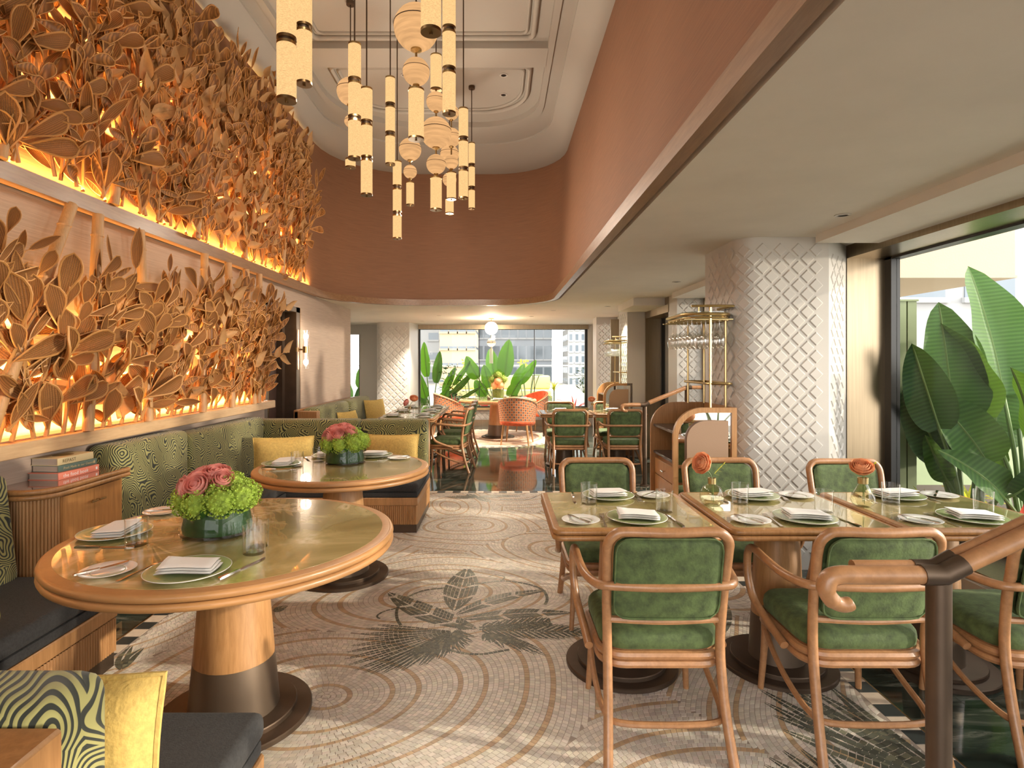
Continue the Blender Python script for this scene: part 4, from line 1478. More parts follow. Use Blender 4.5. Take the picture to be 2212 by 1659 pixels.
def square_table(label, x, y, wx=.72, wy=.715, group='oblong tables in a row', z=FZ, lite=False):
    t = thing('square_table', label, 'table', (x, y, z), 0, group)
    h = TZ - z
    b = B()
    out = rrect(-wx / 2 + .013, wx / 2 - .013, -wy / 2 + .013, wy / 2 - .013, .035, 4)
    bead_edge(b, out, h - .052, h - .002)
    i1 = rrect(-wx / 2 + .013, wx / 2 - .013, -wy / 2 + .013, wy / 2 - .013, .035, 4)
    i2 = rrect(-wx / 2 + .034, wx / 2 - .034, -wy / 2 + .034, wy / 2 - .034, .02, 4)
    b.loft([[(a, c, h - .002) for a, c in i1], [(a, c, h - .0005) for a, c in i2]], cap=(False, False))
    b.build('rim', M['oakd'], t, ang=50)
    B().prism(rrect(-wx / 2 + .033, wx / 2 - .033, -wy / 2 + .033, wy / 2 - .033, .02, 4), h - .02, h).build('stone_top', M['onyx'], t)
    B().box(-wx / 2 + .02, wx / 2 - .02, -wy / 2 + .02, wy / 2 - .02, h - .05, h - .021).build('underside', M['oakd'], t)
    pedestal(t, .095, .125, .26, h - .048)
    return t


for x_, w_ in ((.58, 'aisle-end square table of the row of three, green chairs round it'), (1.318, 'middle square table of the row of three'), (2.056, 'window-end square table of the row of three beside the plants')):
    square_table(w_ if len(w_.split()) < 13 else w_, x_, 2.745, z=FZ if x_ < 1.6 else 0)
square_table('far square table beside the aisle, before the round terrace table', .915, 8.14, group='far pair of square tables', z=0)
square_table('far square table beside the far handrail', 1.66, 8.14, group='far pair of square tables', z=0)
for i, (yy, w_) in enumerate(((7.52, 'nearest'), (8.26, 'middle'), (9.0, 'last'))):
    square_table('square table along the far banquette, %s of the three' % w_, -1.17, yy, .74, .73, 'tables along the far banquette', 0)
t = thing('round_table', 'round oak pedestal table in front of the terrace window', 'table', (-.02, 11.15, .005))
B().lathe([(.70, .665), (.735, .672), (.745, .70), (.735, .728), (.70, .735)], 56).build('rim', M['oak'], t)
B().lathe([(.70, .70), (.70, .7365)], 56).build('stone_top', M['onyx'], t)
pedestal(t, .15, .20, .32, .665)


# ---- banquettes
def slats(x0, x1, z0, z1, fn, step=.016):
    """a run of half-round reeds; fn(s, depth) -> plan point"""
    b = B()
    n = int(abs(x1 - x0) / step)
    for i in range(n):
        s0 = x0 + (x1 - x0) * i / n
        s1 = x0 + (x1 - x0) * (i + 1) / n
        pr = [fn(s0, 0), fn(s0 + (s1 - s0) * .2, .006), fn(s0 + (s1 - s0) * .5, .008), fn(s0 + (s1 - s0) * .8, .006), fn(s1, 0)]
        b.loft([[(x, y, z0) for x, y in pr], [(x, y, z1) for x, y in pr]], closed=False)
    return b


def cushion_back(b, x0, x1, y0, y1, z0, z1, r=.045):
    return b.rbox(x0, x1, y0, y1, z0, z1, r, 4)


def seat_unit(t, x0, x1, y0, y1, zb=0):
    """plinth, reeded oak base and two-layer cushion"""
    B().box(x0 + .03, x1 - .012, y0 + .012, y1 - .012, zb, .075).build('plinth', M['dkbronze'], t)
    B().rbox(x0, x1, y0, y1, .235, .30, .006, 1).build('base_rail', M['oak'], t)
    B().box(x0 + .01, x1 - .010, y0 + .010, y1 - .010, .075, .235).build('base', M['oak'], t)
    B().rbox(x0 + .004, x1 - .004, y0 + .004, y1 - .004, .30, .345, .012, 2).build('seat_deck', M['charcoal'], t)
    B().rbox(x0 - .002, x1 + .004, y0 - .004, y1 + .004, .345, .425, .028, 4).build('seat_cushion', M['charcoal'], t, ang=60)


b1 = thing('banquette', 'near corner banquette with swirl-patterned back and charcoal seat, first booth', 'banquette', (0, 0, 0))
seat_unit(b1, -2.40, -1.80, 1.70, 2.735)
seat_unit(b1, -2.40, -.68, 1.06, 1.68)
slats(1.70, 2.73, .077, .233, lambda s, d: (-1.81 + d, s)).build('reeded_panel', M['oak'], b1, ang=80, kind='stuff')
slats(1.08, 1.66, .077, .233, lambda s, d: (-.69 + d, s)).build('reeded_panel', M['oak'], b1, ang=80, kind='stuff')
B().rbox(-2.41, -2.24, 1.06, 2.72, .40, .91, .04, 4, Matrix.Translation((-2.3, 0, .42)) @ Matrix.Rotation(R(-7), 4, 'Y') @ Matrix.Translation((2.3, 0, -.42))).build('back_cushion', M['swirl'], b1, ang=60)
B().rbox(-2.40, -.70, .90, 1.06, .40, .885, .045, 4).build('back_cushion', M['swirl'], b1, ang=60)
B().rbox(-2.40, -.68, .55, .905, 0, .862, .006, 1).build('back_shell', M['oakd'], b1)
b2 = thing('banquette', 'corner banquette behind the second round table, swirl-patterned backs', 'banquette', (0, 0, 0))
seat_unit(b2, -2.40, -1.78, 3.37, 4.86)
seat_unit(b2, -2.40, -.68, 4.84, 5.72)
slats(-1.76, -.69, .077, .233, lambda s, d: (s, 4.850 - d)).build('reeded_panel', M['oak'], b2, ang=80, kind='stuff')
slats(4.86, 5.70, .077, .233, lambda s, d: (-.69 + d, s), .03).build('reeded_panel', M['oak'], b2, ang=80, kind='stuff')
for y0, y1 in ((3.365, 4.165), (4.175, 5.50)):
    B().rbox(-2.41, -2.225, y0, y1, .40, .95 - (.03 if y0 > 4 else .0), .045, 4).build('back_cushion', M['swirl'], b2, ang=60)
for x0, x1 in ((-2.40, -1.335), (-1.325, -.69)):
    B().rbox(x0, x1, 5.50, 5.70, .40, .888, .035, 4).build('back_cushion', M['swirl'], b2, ang=60)
B().rbox(-2.41, -.685, 5.70, 5.735, 0, .872, .006, 1).build('back_shell', M['oak'], b2)
b3 = thing('banquette', 'far banquette along the sunlit wall behind the three square tables', 'banquette', (0, 0, 0))
seat_unit(b3, -2.40, -1.78, 6.93, 9.62)
for y0, y1 in ((6.92, 8.3), (8.31, 9.62)):
    B().rbox(-2.36, -2.14, y0, y1, .40, .89, .06, 4).build('back_cushion', M['swirl'], b3, ang=60)
B().rbox(-2.415, -2.36, 6.80, 9.6, 0, .875, .006, 1).rbox(-2.41, -2.14, 6.80, 6.915, 0, .86, .006, 1).build('back_shell', M['oakd'], b3)


def pillow(label, loc, w, h, d, rot, mat='yellow', group='yellow scatter cushions', weave=True):
    t = thing('cushion', label, 'cushion', loc, 0, group)
    t.rotation_euler = Euler([R(a) for a in rot], 'XYZ')

    def f(u, v, sg):
        x, z = (u * 2 - 1), (v * 2 - 1)
        pin = 1 - .07 * (1 - abs(x) ** 2) * 0 - .06 * (1 - x * x) * abs(z) ** 3
        pin2 = 1 - .06 * (1 - z * z) * abs(x) ** 3
        th_ = (max(0, 1 - x ** 4) * max(0, 1 - z ** 4)) ** .55
        return (x * w / 2 * pin2, sg * d / 2 * th_, h / 2 + z * h / 2 * pin)
    b = B().grid(lambda u, v: f(u, v, -1), 14, 12).grid(lambda u, v: f(1 - u, v, 1), 14, 12)
    b.build('cover', M[mat], t, ang=75)
    ring = [f(*q, 0) for q in [(k / 12, 0) for k in range(12)] + [(1, k / 12) for k in range(12)] + [(1 - k / 12, 1) for k in range(12)] + [(0, 1 - k / 12) for k in range(12)]]
    B().tube(ring, .006, 5, True).build('piping', M[mat], t)
    return t


pillow('honeycomb-woven mustard cushion in the corner of the second banquette', (-1.86, 5.0, .428), .50, .36, .12, (-6, 0, 18))
pillow('pale yellow cushion against the end of the second banquette back', (-1.0, 5.38, .428), .50, .335, .12, (-8, 0, 0))
pillow('yellow cushion standing edge-on at the end of the first booth', (-.905, 1.15, .428), .46, .375, .12, (-3, 0, 0))
pillow('mustard cushion slumped low on the far banquette, first of two', (-1.97, 7.75, .428), .42, .36, .12, (-14, 0, 70))
pillow('lemon cushion upright at the far end of the far banquette', (-1.95, 9.25, .428), .46, .42, .14, (-10, 0, 62))
for lab, loc in (('olive velvet bolster lying across the second banquette seat', (-1.98, 4.30, .425)), ('olive velvet bolster on the first booth seat', (-2.03, 2.05, .425))):
    t = thing('bolster', lab, 'cushion', loc, 0, 'olive bolsters')
    b = B().lathe([(0, -.20), (.066, -.20), (.075, -.19), (.076, 0), (.075, .19), (.066, .20), (0, .20)], 28)
    b.xf(Matrix.Translation((0, 0, .077)) @ Matrix.Rotation(R(90), 4, 'Y')).build('cover', M['olive'], t)
    B().tube([(.195, .074 * math.cos(a), .077 + .074 * math.sin(a)) for a in [2 * PI * k / 24 for k in range(24)]], .004, 5, True).build('piping', M['olive'], t)

# ---- side cabinet with books
cb = thing('side_cabinet', 'curved oak side cabinet with a reeded end between the two booths', 'cabinet', (0, 0, 0))
X0, X1, Y0, Y1, RC = -2.41, -2.16, 2.745, 3.345, .12
def qarc(o, n=14):
    return [(X1 + o - RC + (RC) * math.cos(R(a)), Y0 - o + RC + (RC) * math.sin(R(a))) for a in np.linspace(-90, 0, n)]
body = [(X0, Y1), (X0, Y0)] + qarc(-.02) + [(X1 - .02, Y1)]
B().prism(body, .06, .775).build('body', M['oak'], cb)
B().prism([(x - .02 if x > X0 + .1 else x, y + .01) for x, y in body], 0, .06).build('plinth', M['dkbronze'], cb)
topo = [(X0, Y1 + .004), (X0, Y0 - .02)] + qarc(.015) + [(X1 + .015, Y1 + .004)]
edge = [(X0, Y0 - .02)] + qarc(.015) + [(X1 + .015, Y1 + .004)]
b = B()
for zc in (.789, .815):
    b.tube([(x, y, zc) for x, y in edge], .0135, 8)
b.build('bead_edge', M['oakd'], cb, ang=60)
B().prism(topo, .778, .829).build('top', P('lacquered_top', (.20, .085, .045), .1, coat=1.0), cb)
aq = [(X1 - .02 - RC + RC * math.cos(R(a)), Y0 + .02 + RC * math.sin(R(a)) + 0, R(a)) for a in np.linspace(-90, 0, 20)]
b = B()
pl = [(X0 + .06, Y0 + .02)] + qarc(-.02, 30)
at, L_ = stations(pl)
def reed(s, d):
    p, dd = at(min(max(s, 0), L_ - 1e-6))
    return (p.x + dd.y * d, p.y - dd.x * d)
q = B()
n_ = int(L_ / .014)
for i in range(n_):
    s0, s1 = L_ * i / n_, L_ * (i + 1) / n_
    pr = [reed(s0, 0), reed(s0 + (s1 - s0) * .2, .006), reed((s0 + s1) / 2, .008), reed(s0 + (s1 - s0) * .8, .006), reed(s1, 0)]
    q.loft([[(x, y, .07) for x, y in pr], [(x, y, .772) for x, y in pr]], closed=False)
q.build('reeded_panel', M['oak'], cb, ang=80, kind='stuff')
yd0, yd1 = Y0 + RC + .005, Y1 - .03
ym = (yd0 + yd1) / 2
wl = [wood('veneer_rising', (.36, .155, .042), (.50, .235, .075)), wood('veneer_falling', (.33, .14, .038), (.47, .215, .068))]
for m_, an in zip(wl, (40, -40)):
    m_.node_tree.nodes['Mapping'].inputs['Rotation'].default_value = (R(an), 0, 0)
dr = B().box(X1 - .022, X1 - .002, yd0, ym - .0008, .09, .765).build('door', wl[0], cb)
dr2 = B().box(X1 - .022, X1 - .002, ym + .0008, yd1, .09, .765).build('door', wl[1], cb)
for d_, ya, yb in ((dr, ym - .055, ym - .006), (dr2, ym + .006, ym + .055)):
    h_ = B().tube([(X1 + .022, ya, .70), (X1 + .022, yb, .70)], .005, 8)
    yc = yb - .010 if d_ is dr else ya + .010
    h_.tube([(X1 - .002, yc, .70), (X1 + .022, yc, .70)], .0045, 8)
    h_.build('handle', M['brass'], d_)


def textmesh(s, size, mat, parent, mx, name='lettering', font_squash=1.0, ital=0):
    cu = bpy.data.curves.new(name, 'FONT')
    cu.body = s
    cu.size = size
    cu.extrude = .0004
    cu.shear = ital
    cu.space_character = 1.12
    o = bpy.data.objects.new(name, cu)
    C.objects.link(o)
    bpy.context.view_layer.update()
    me = bpy.data.meshes.new_from_object(o.evaluated_get(bpy.context.evaluated_depsgraph_get()))
    bpy.data.objects.remove(o)
    me.materials.clear()
    me.materials.append(M[mat])
    return link(name, me, parent, None, None, mx)


def book(label, loc, rz, w, l, h, cov, title, tcol, ital=0, tsize=.016, emblem=False):
    """lies flat; spine on local +X side running along Y"""
    t = thing('book', label, 'book', loc, rz, 'books stacked on the cabinet')
    b = B().box(-w / 2, w / 2 - .003, -l / 2, l / 2, 0, .0028).box(-w / 2, w / 2 - .003, -l / 2, l / 2, h - .0028, h)
    b.tube([(w / 2 - .003, -l / 2, h / 2), (w / 2 - .003, l / 2, h / 2)], h / 2, 12, flat=.0 or 1.0) if 0 else b.rbox(w / 2 - .006, w / 2, -l / 2, l / 2, 0, h, .0025, 2)
    b.build('cover', M[cov], t)
    B().box(-w / 2 + .005, w / 2 - .006, -l / 2 + .004, l / 2 - .004, .0028, h - .0028).build('pages', M['pages'], t)
    mx = Matrix(((0, 0, 1, w / 2 + .0002), (1, 0, 0, -l / 2 + .03), (0, 1, 0, h / 2 - tsize * .33), (0, 0, 0, 1)))
    textmesh(title, tsize, tcol, t, mx, ital=ital)
    if emblem:
        B().lathe([(0, h), (.042, h), (.042, h + .0004), (0, h + .0004)], 28, (.0, 0, 0), 1, 1.3).build('emblem', P('bronze_ink', (.20, .12, .02), .4), t)
    else:
        B().rbox(w / 2 - .001, w / 2 + .0004, l / 2 - .026, l / 2 - .014, h * .3, h * .7, .0002, 1).build('mark', M['gold' if cov == 'book2' else 'whiteink'], t)
    return t


book('coral book with pale title, bottom of the stack on the cabinet', (-2.325, 3.10, .829), R(-3), .165, .28, .036, 'book3', 'the food book', 'whiteink', 0, .026)
book('dark green book with gilt title, middle of the stack', (-2.33, 3.11, .8655), R(-5), .15, .255, .034, 'book2', 'Fruit Made in our Country', 'gold', .25, .017)
book('thick cream book with a bronze disc, top of the stack', (-2.335, 3.10, .900), R(-4), .15, .24, .038, 'book1', 'REPAST', 'ink', 0, .024, True)


# ---- handrails
def handrail(label, sc, loc, rise, run, run2, posts, mat='bent'):
    t = thing('handrail', label, 'handrail', loc)
    H = .93
    curl = [(-.205, 0, H - .054), (-.212, 0, H - .056), (-.232, 0, H - .058), (-.254, 0, H - .046), (-.266, 0, H - .022), (-.258, 0, H + .002), (-.232, 0, H + .010), (-.19, 0, H + .010), (-.04, 0, H + .010)]
    r = .021
    c2 = smooth(curl, 5)
    B().tube(c2, [r * .25, r * .5, r * .62, r * .70, r * .74, r * .76] + [r * .8] * 8 + [r * .9] * 6 + [r] * (len(c2) - 20), 12).build('grip', M[mat], t, ang=60)
    up = [(.035, 0, H + .02), (run, 0, H + rise)]
    B().tube([(-.19, .028, H + .020), (-.04, .028, H + .020)], .015, 10).build('grip_bead', M[mat], t)
    B().tube([(-.05, 0, H + .010), (0, 0, H + .010), (.048, 0, H + .035)], r * 1.12, 12).tube([(-.05, .028, H + .020), (0, .028, H + .020), (.045, .028, H + .044)], .0165, 10).build('elbow', M['dkbronze'], t)
    B().tube([(.045, 0, H + .033), (run, 0, H + rise)], r, 12).build('rail', M[mat], t)
    B().tube([(.045, .028, H + .044), (run, .028, H + rise + .010)], .015, 10).build('rail_bead', M[mat], t)
    if run2:
        B().tube([(run - .02, 0, H + rise - .01), (run, 0, H + rise), (run + .05, 0, H + rise)], r * 1.12, 12).build('elbow', M['dkbronze'], t)
        B().tube([(run + .05, 0, H + rise), (run + run2, 0, H + rise)], r, 12).build('rail', M[mat], t)
        B().tube([(run + run2, 0, H + rise), (run + run2 + .06, 0, H + rise)], r * 1.1, 12).build('elbow', M['dkbronze'], t)
    for px_, zt in posts:
        B().tube([(px_, .012, 0), (px_, .012, zt)], .0255, 16).lathe([(.0, 0), (.055, 0), (.055, .008), (.03, .02)], 20, (px_, .012, 0)).build('post', M['dkbronze'], t)
    return t


handrail('oak handrail with a curled end crossing in front of a green chair', 1, (1.012, 1.32, FZ), .47, .98, 0, [(0, .935), (.98, 1.38)])
handrail('slim oak handrail with a curled end climbing behind the far chairs', 1, (1.695, 6.72, 0), .215, .49, .16, [(0, .935), (.49, 1.135)])


# ---- wine trolleys
def trolley(label, loc):
    t = thing('wine_trolley', label, 'cabinet', loc)
    W, D_, H = .44, .62, 1.12

    def arch(x0, x1, z0, z1, r, n=10):
        return [(x1, z0), (x1, z1)] + [(x0 + r + r * math.cos(R(a)), z1 - r + r * math.sin(R(a))) for a in np.linspace(90, 180, n)] + [(x0, z0)]

    def slab(out, y0, y1):
        return B().loft([[(x, y0, z) for x, z in out], [(x, y1, z) for x, z in out]])
    o_ = arch(0, W, .02, H, .20)
    i_ = arch(.035, W - .035, .14, H - .035, .17)
    # front frame as a ring
    b = B()
    b.loft([[(x, 0, z) for x, z in o_], [(x, .03, z) for x, z in o_], [(x, .03, z) for x, z in i_], [(x, 0, z) for x, z in i_]], closed=True, path_closed=True)
    b.build('front_frame', M['oak'], t)
    slab(i_, .014, .02).build('mirror', M['mirror'], t)
    slab(arch(.09, W - .065, .66, H - .09, .13), -.012, .013).build('padded_panel', M['leather'], t)
    B().box(.10, W - .045, -.05, .012, .63, .645).build('ledge', M['slate'], t)
    slab(o_, D_ - .025, D_).build('back_panel', M['oakd'], t)
    B().box(W - .02, W, .03, D_ - .025, .02, H).build('side_panel', M['oakd'], t)
    B().box(.02, W - .02, .03, D_ - .025, .06, .08).build('bottom', M['oakd'], t)
    for z in (.93, .72):
        B().rbox(.02, W - .02, .032, D_ - .027, z, z + .02, .003, 1).build('shelf', M['slate'], t)
    for k in range(4):
        z0 = .10 + k * .155
        dd = B().rbox(.03, .05, .045, D_ - .04, z0, z0 + .148 - (.03 if k == 3 else 0), .002, 1).build('drawer', M['oak'], t)
        zc = z0 + (.07 if k < 3 else .06)
        B().tube([(.03, .30, zc), (.005, .30, zc)], .005, 8).tube([(.005, .27, zc), (.005, .33, zc)], .006, 8).build('knob', M['steel'], dd)
    B().box(.051, W - .021, .04, D_ - .03, .082, .719).build('carcass', M['oakd'], t)
    # brass rack
    for x, y in ((.27, .04), (.40, .10), (.29, D_ - .04), (.41, D_ - .06)):
        B().tube([(x, y, H - .005), (x, y, 1.835 if y < .05 else 1.78)], .0085, 8).build('post', M['brass'], t)

    def loop(x0, x1, y0, y1, z, r, rad):
        return B().tube([(x, y, z) for x, y in rrect(x0, x1, y0, y1, r, 6)], rad, 8, True)
    loop(.10, .435, .02, D_ - .02, 1.772, .13, .011).build('rack_rail', M['brass'], t)
    loop(.11, .43, .03, D_ - .03, 1.748, .12, .007).build('rack_rail', M['brass'], t)
    B().prism(rrect(.105, .43, .025, D_ - .025, .12, 6), 1.782, 1.790).build('glass_shelf', thin_glass('green_edge_glass', (.86, .95, .9), .12, 0, .4), t)
    B().tube(smooth([(.14, .045, 1.828), (.28, .03, 1.828), (.415, .035, 1.828), (.43, .07, 1.828), (.42, .3, 1.828)], 5), .009, 8).tube([(.19, .04, 1.772), (.19, .04, 1.828)], .006, 6).build('gallery_rail', M['brass'], t)
    for y in (.045, .13, .22, .305, .395, .48, .57):
        B().tube([(.09, y, 1.735), (.43, y, 1.735)], .0045, 6).build('runner', M['brass'], t)
    loop(.255, .43, .03, D_ - .03, 1.285, .05, .0085).build('mid_rail', M['brass'], t)
    return t


tr1 = trolley('oak wine trolley with a mirrored arch and brass glass rack beside the diamond column', (1.205, 4.0, 0))
dup(tr1, (1.59, 8.80, 0), 0, 'far oak wine trolley with brass glass rack, beyond the slim handrail')


def wine_glass():
    g = thing('wine_glass', 'x', 'glass', (0, 0, 0), 0, 'stemmed glasses hanging in the trolley racks')
    pf = [(.034, 0), (.034, -.002), (.006, -.008), (.0038, -.02), (.0036, -.085), (.008, -.093), (.026, -.105), (.039, -.130), (.042, -.150), (.040, -.175), (.033, -.205), (.032, -.207)]
    B().lathe(pf, 20, cap=(True, False)).build('bowl_and_stem', M['stemglass'], g)
    return g


wg = None
for ti, (tx, ty, z, nm) in enumerate(((1.205, 4.0, 1.742, 'the wine trolley by the column'), (1.59, 8.80, 1.742, 'the far wine trolley'))):
    for r_ in range(3):
        for k in range(6):
            loc = (tx + .155 + r_ * .098, ty + .085 + k * .088, z)
            lab = '%s wine glass of the %s row hanging in %s' % (('first', 'second', 'third', 'fourth', 'fifth', 'last')[k], ('aisle-side', 'middle', 'column-side')[r_], nm)
            if wg is None:
                wg = wine_glass()
                wg.location = loc
                wg['label'] = lab
                wg['group'] = 'stemmed glasses hanging over ' + nm
            else:
                q = dup(wg, loc, 0, lab)
                q['group'] = 'stemmed glasses hanging over ' + nm


# ---- tub chairs at the far round table
def tub(label, loc, rz):
    t = thing('tub_chair', label, 'chair', loc, rz, 'orange tub chairs at the far round table')

    def sh(u, v, rr, inner):
        a = R(-128 + 256 * u) - PI / 2
        k = abs(2 * u - 1)
        top = .83 - .25 * k ** 1.7
        bot = .36 if not inner else .44
        z = bot + (top - bot) * v
        fl = .9 + .1 * v
        return (math.cos(a) * rr * fl, math.sin(a) * rr * fl * .95 + .02, z)
    b = B()
    b.grid(lambda u, v: sh(u, v, .345, False), 32, 8, uv=lambda u, v: (u * 1.5, v * .45))
    b.build('shell', M['scallop'], t, ang=80)
    b = B().grid(lambda u, v: sh(1 - u, v, .285 - .012 * abs(math.sin(u * 16 * PI / 2)), True), 64, 8)
    b.build('inner_back', M['orange'], t, ang=80)
    ring = [sh(k / 32, 1, .345, False) for k in range(33)]
    rin = [sh(k / 32, 1, .285, True) for k in range(33)]
    B().loft([[a, tuple((Vector(a) + Vector(c)) / 2 + Vector((0, 0, .016))), c] for a, c in zip(ring, rin)], closed=False).build('top_roll', M['orange'], t, ang=80)
    B().tube(ring, .007, 6).build('piping', M['pale'], t)
    for k in (0, 32):
        a, c = Vector(ring[k]), Vector(rin[k])
        B().loft([[a + Vector((0, 0, 0)), Vector((a.x, a.y, .36))], [c, Vector((c.x, c.y, .36))]], closed=False).build('arm_front', M['orange'], t)
    B().lathe([(.0, .34), (.30, .34), (.315, .37), (.315, .41), (.29, .445), (.2, .455), (0, .458)], 32, (0, .03, 0)).build('seat', M['orange'], t)
    for x, y in ((-.20, .20), (.20, .20), (-.20, -.20), (.20, -.20)):
        B().tube([(x, y, .35), (x * 1.22, y * 1.25, 0)], [.022, .012], 8).build('leg', M['oak'], t)
    return t


tc = tub('orange tub chair with its scallop-print back towards us', (.32, 10.20, .005), R(-12))
dup(tc, (-.98, 11.35, .005), R(-70), 'orange tub chair turned sideways on the banquette side of the far table')
dup(tc, (.70, 11.95, .005), R(125), 'orange tub chair half hidden behind the scallop-backed one')
# ================================================================ tableware
PROTO = {}


def proto(key, maker):
    if key not in PROTO:
        PROTO[key] = maker()
        return PROTO[key], True
    return PROTO[key], False


def mk_plate():
    t = thing('dinner_plate', '', 'plate')
    B().lathe([(0, 0), (.085, 0), (.09, .003), (.128, .012), (.131, .0145)], 48, cap=(True, False)).lathe([(.131, .0145), (.1285, .016), (.092, .0065), (.086, .005), (0, .0045)], 48, cap=(False, True)).build('plate_body', M['celadon'], t, ang=60)
    B().tube([(.1305 * math.cos(2 * PI * k / 48), .1305 * math.sin(2 * PI * k / 48), .0148) for k in range(48)], .0014, 5, True).build('rim', M['white'], t)
    return t


def mk_bread():
    t = thing('bread_plate', '', 'plate')
    B().lathe([(0, 0), (.045, 0), (.05, .002), (.080, .009), (.083, .011)], 40, cap=(True, False)).lathe([(.083, .011), (.081, .012), (.052, .005), (.048, .0038), (0, .0035)], 40, cap=(False, True)).build('plate_body', M['white'], t, ang=60)
    B().tube([(.049 * math.cos(2 * PI * k / 40), .049 * math.sin(2 * PI * k / 40), .0045) for k in range(40)], .0009, 4, True).build('well_ring', M['celadon'], t)
    return t


def mk_napkin():
    t = thing('napkin', '', 'napkin')
    for i in range(3):
        b = B()
        z0 = .001 + i * .0086
        sx, sy = .088 - .002 * i, .055 - .0012 * i

        def f(u, v, top):
            x, y = (u * 2 - 1) * sx, (v * 2 - 1) * sy
            w = .0016 * math.sin(u * 4.2 + v) + (.006 * max(0, .28 - u) / .28 * v if i == 2 else 0)
            e = min(1, .45 + min(u, 1 - u) * 14) * min(1, .45 + min(v, 1 - v) * 9) * (1 if 0 < u < 1 and 0 < v < 1 else .12)
            return (x + .004 * math.sin(v * 3 + i), y + .003 * math.sin(u * 5), z0 + w + (.0048 if top else -.0042) * e ** .5 + .0045)
        b.grid(lambda u, v: f(u, v, 1), 14, 8).grid(lambda u, v: f(1 - u, v, 0), 14, 8)
        b.build('fold', M['linen'], t, ang=80)
    return t


def mk_fork():
    t = thing('fork', '', 'fork')
    b = B().loft([[(-w, y, z), (w, y, z), (w, y, z + h), (-w, y, z + h)] for y, w, z, h in ((-.10, .006, .001, .003), (-.09, .0065, .001, .003), (-.04, .0035, .003, .003), (.03, .0028, .006, .003), (.045, .008, .006, .002), (.062, .011, .004, .002))])
    for k in range(4):
        x = -.0088 + k * .00587
        b.loft([[(x - .0016, y, z), (x + .0016, y, z), (x + .0016, y, z + .0016), (x - .0016, y, z + .0016)] for y, z in ((.060, .004), (.085, .003), (.10, .0055))])
    b.build('fork_body', M['steel'], t, ang=40)
    return t


def mk_knife():
    t = thing('table_knife', '', 'knife')
    B().loft([[(-w, y, .0005), (w, y, .0005), (w * .8, y, h), (-w * .8, y, h)] for y, w, h in ((-.105, .0055, .006), (-.10, .007, .0085), (-.03, .0055, .0075), (-.015, .0045, .006))]).build('handle', M['steel'], t)
    B().loft([[(-.004, y, .0012), (w, y, .0012), (w, y, .002), (-.004, y, .0042)] for y, w in ((-.016, .005), (.0, .008), (.08, .009), (.10, .006), (.112, -.001))]).build('blade', M['steel'], t)
    return t


def mk_butter():
    t = thing('butter_knife', '', 'knife')
    B().loft([[(-w, y, z), (w, y, z), (w, y, z + h), (-w, y, z + h)] for y, w, z, h in ((-.085, .005, .012, .005), (-.08, .006, .012, .006), (-.01, .004, .0115, .005))]).build('handle', M['steel'], t)
    B().loft([[(-.003, y, z), (w, y, z), (w, y, z + .0012), (-.003, y, z + .003)] for y, w, z in ((-.012, .004, .0115), (.03, .010, .0115), (.065, .009, .012), (.08, .001, .012))]).build('blade', M['steel'], t)
    return t


def mk_tumbler():
    t = thing('tumbler', '', 'glass')
    B().lathe([(0, 0), (.036, 0), (.0385, .003), (.040, .098), (.0405, .100), (.0385, .100), (.037, .012), (.034, .009), (0, .009)], 32, cap=(False, False)).build('glass_body', M['glass'], t, ang=40)
    return t


GRP = {'plate': 'green dinner plates', 'bread': 'white bread plates', 'napkin': 'folded white napkins', 'fork': 'table forks', 'knife': 'table knives', 'butter': 'butter knives', 'tumbler': 'straight water tumblers'}
MK = {'plate': mk_plate, 'bread': mk_bread, 'napkin': mk_napkin, 'fork': mk_fork, 'knife': mk_knife, 'butter': mk_butter, 'tumbler': mk_tumbler}
LAB = {'plate': 'green dinner plate under a napkin, %s', 'bread': 'white bread plate with a butter knife, %s', 'napkin': 'white folded napkin on the green plate, %s',
       'fork': 'steel fork beside the green plate, %s', 'knife': 'steel table knife beside the green plate, %s', 'butter': 'butter knife resting on the bread plate, %s', 'tumbler': 'clear straight water tumbler, %s'}


def put(key, x, y, z, rz, where, extra=None):
    lab = extra or LAB[key] % where
    p, new = proto(key, MK[key])
    if new:
        p.location = (x, y, z)
        p.rotation_euler = (0, 0, rz)
        p['label'] = lab
        p['group'] = GRP[key]
        return p
    return dup(p, (x, y, z), rz, lab)


SPOT = dict(plate=(.026, -.200, 0, 0), napkin=(.030, -.200, .0095, -.10), bread=(-.225, -.232, 0, 0), butter=(-.235, -.232, 0, .45), fork=(-.125, -.222, 0, -.03), knife=(.185, -.225, 0, .05), tumbler=(.185, -.068, 0, 0))


def setting(x, y, rot, where, items=('plate', 'napkin', 'bread', 'butter', 'fork', 'knife', 'tumbler'), jit=None, over=None):
    c, s = math.cos(rot), math.sin(rot)
    for k in items:
        lx, ly, dz, da = (over or {}).get(k, SPOT[k])
        put(k, x + lx * c - ly * s, y + lx * s + ly * c, TZ + dz, rot + da + (rnd.uniform(-.06, .06) if k != 'plate' else 0), where)


for x_, nm in ((.58, 'aisle-end square table'), (1.318, 'middle square table'), (2.056, 'window-end square table')):
    setting(x_, 2.745, 0, 'near side of the ' + nm)
    setting(x_, 2.745, PI, 'column side of the ' + nm, over=dict(plate=(.02, -.225, 0, 0), napkin=(.02, -.225, .0095, .1), bread=(-.215, -.24, 0, 0), butter=(-.20, -.24, 0, -.7), tumbler=(.14, -.085, 0, 0), fork=(-.125, -.22, 0, 0), knife=(.20, -.20, 0, 0)))
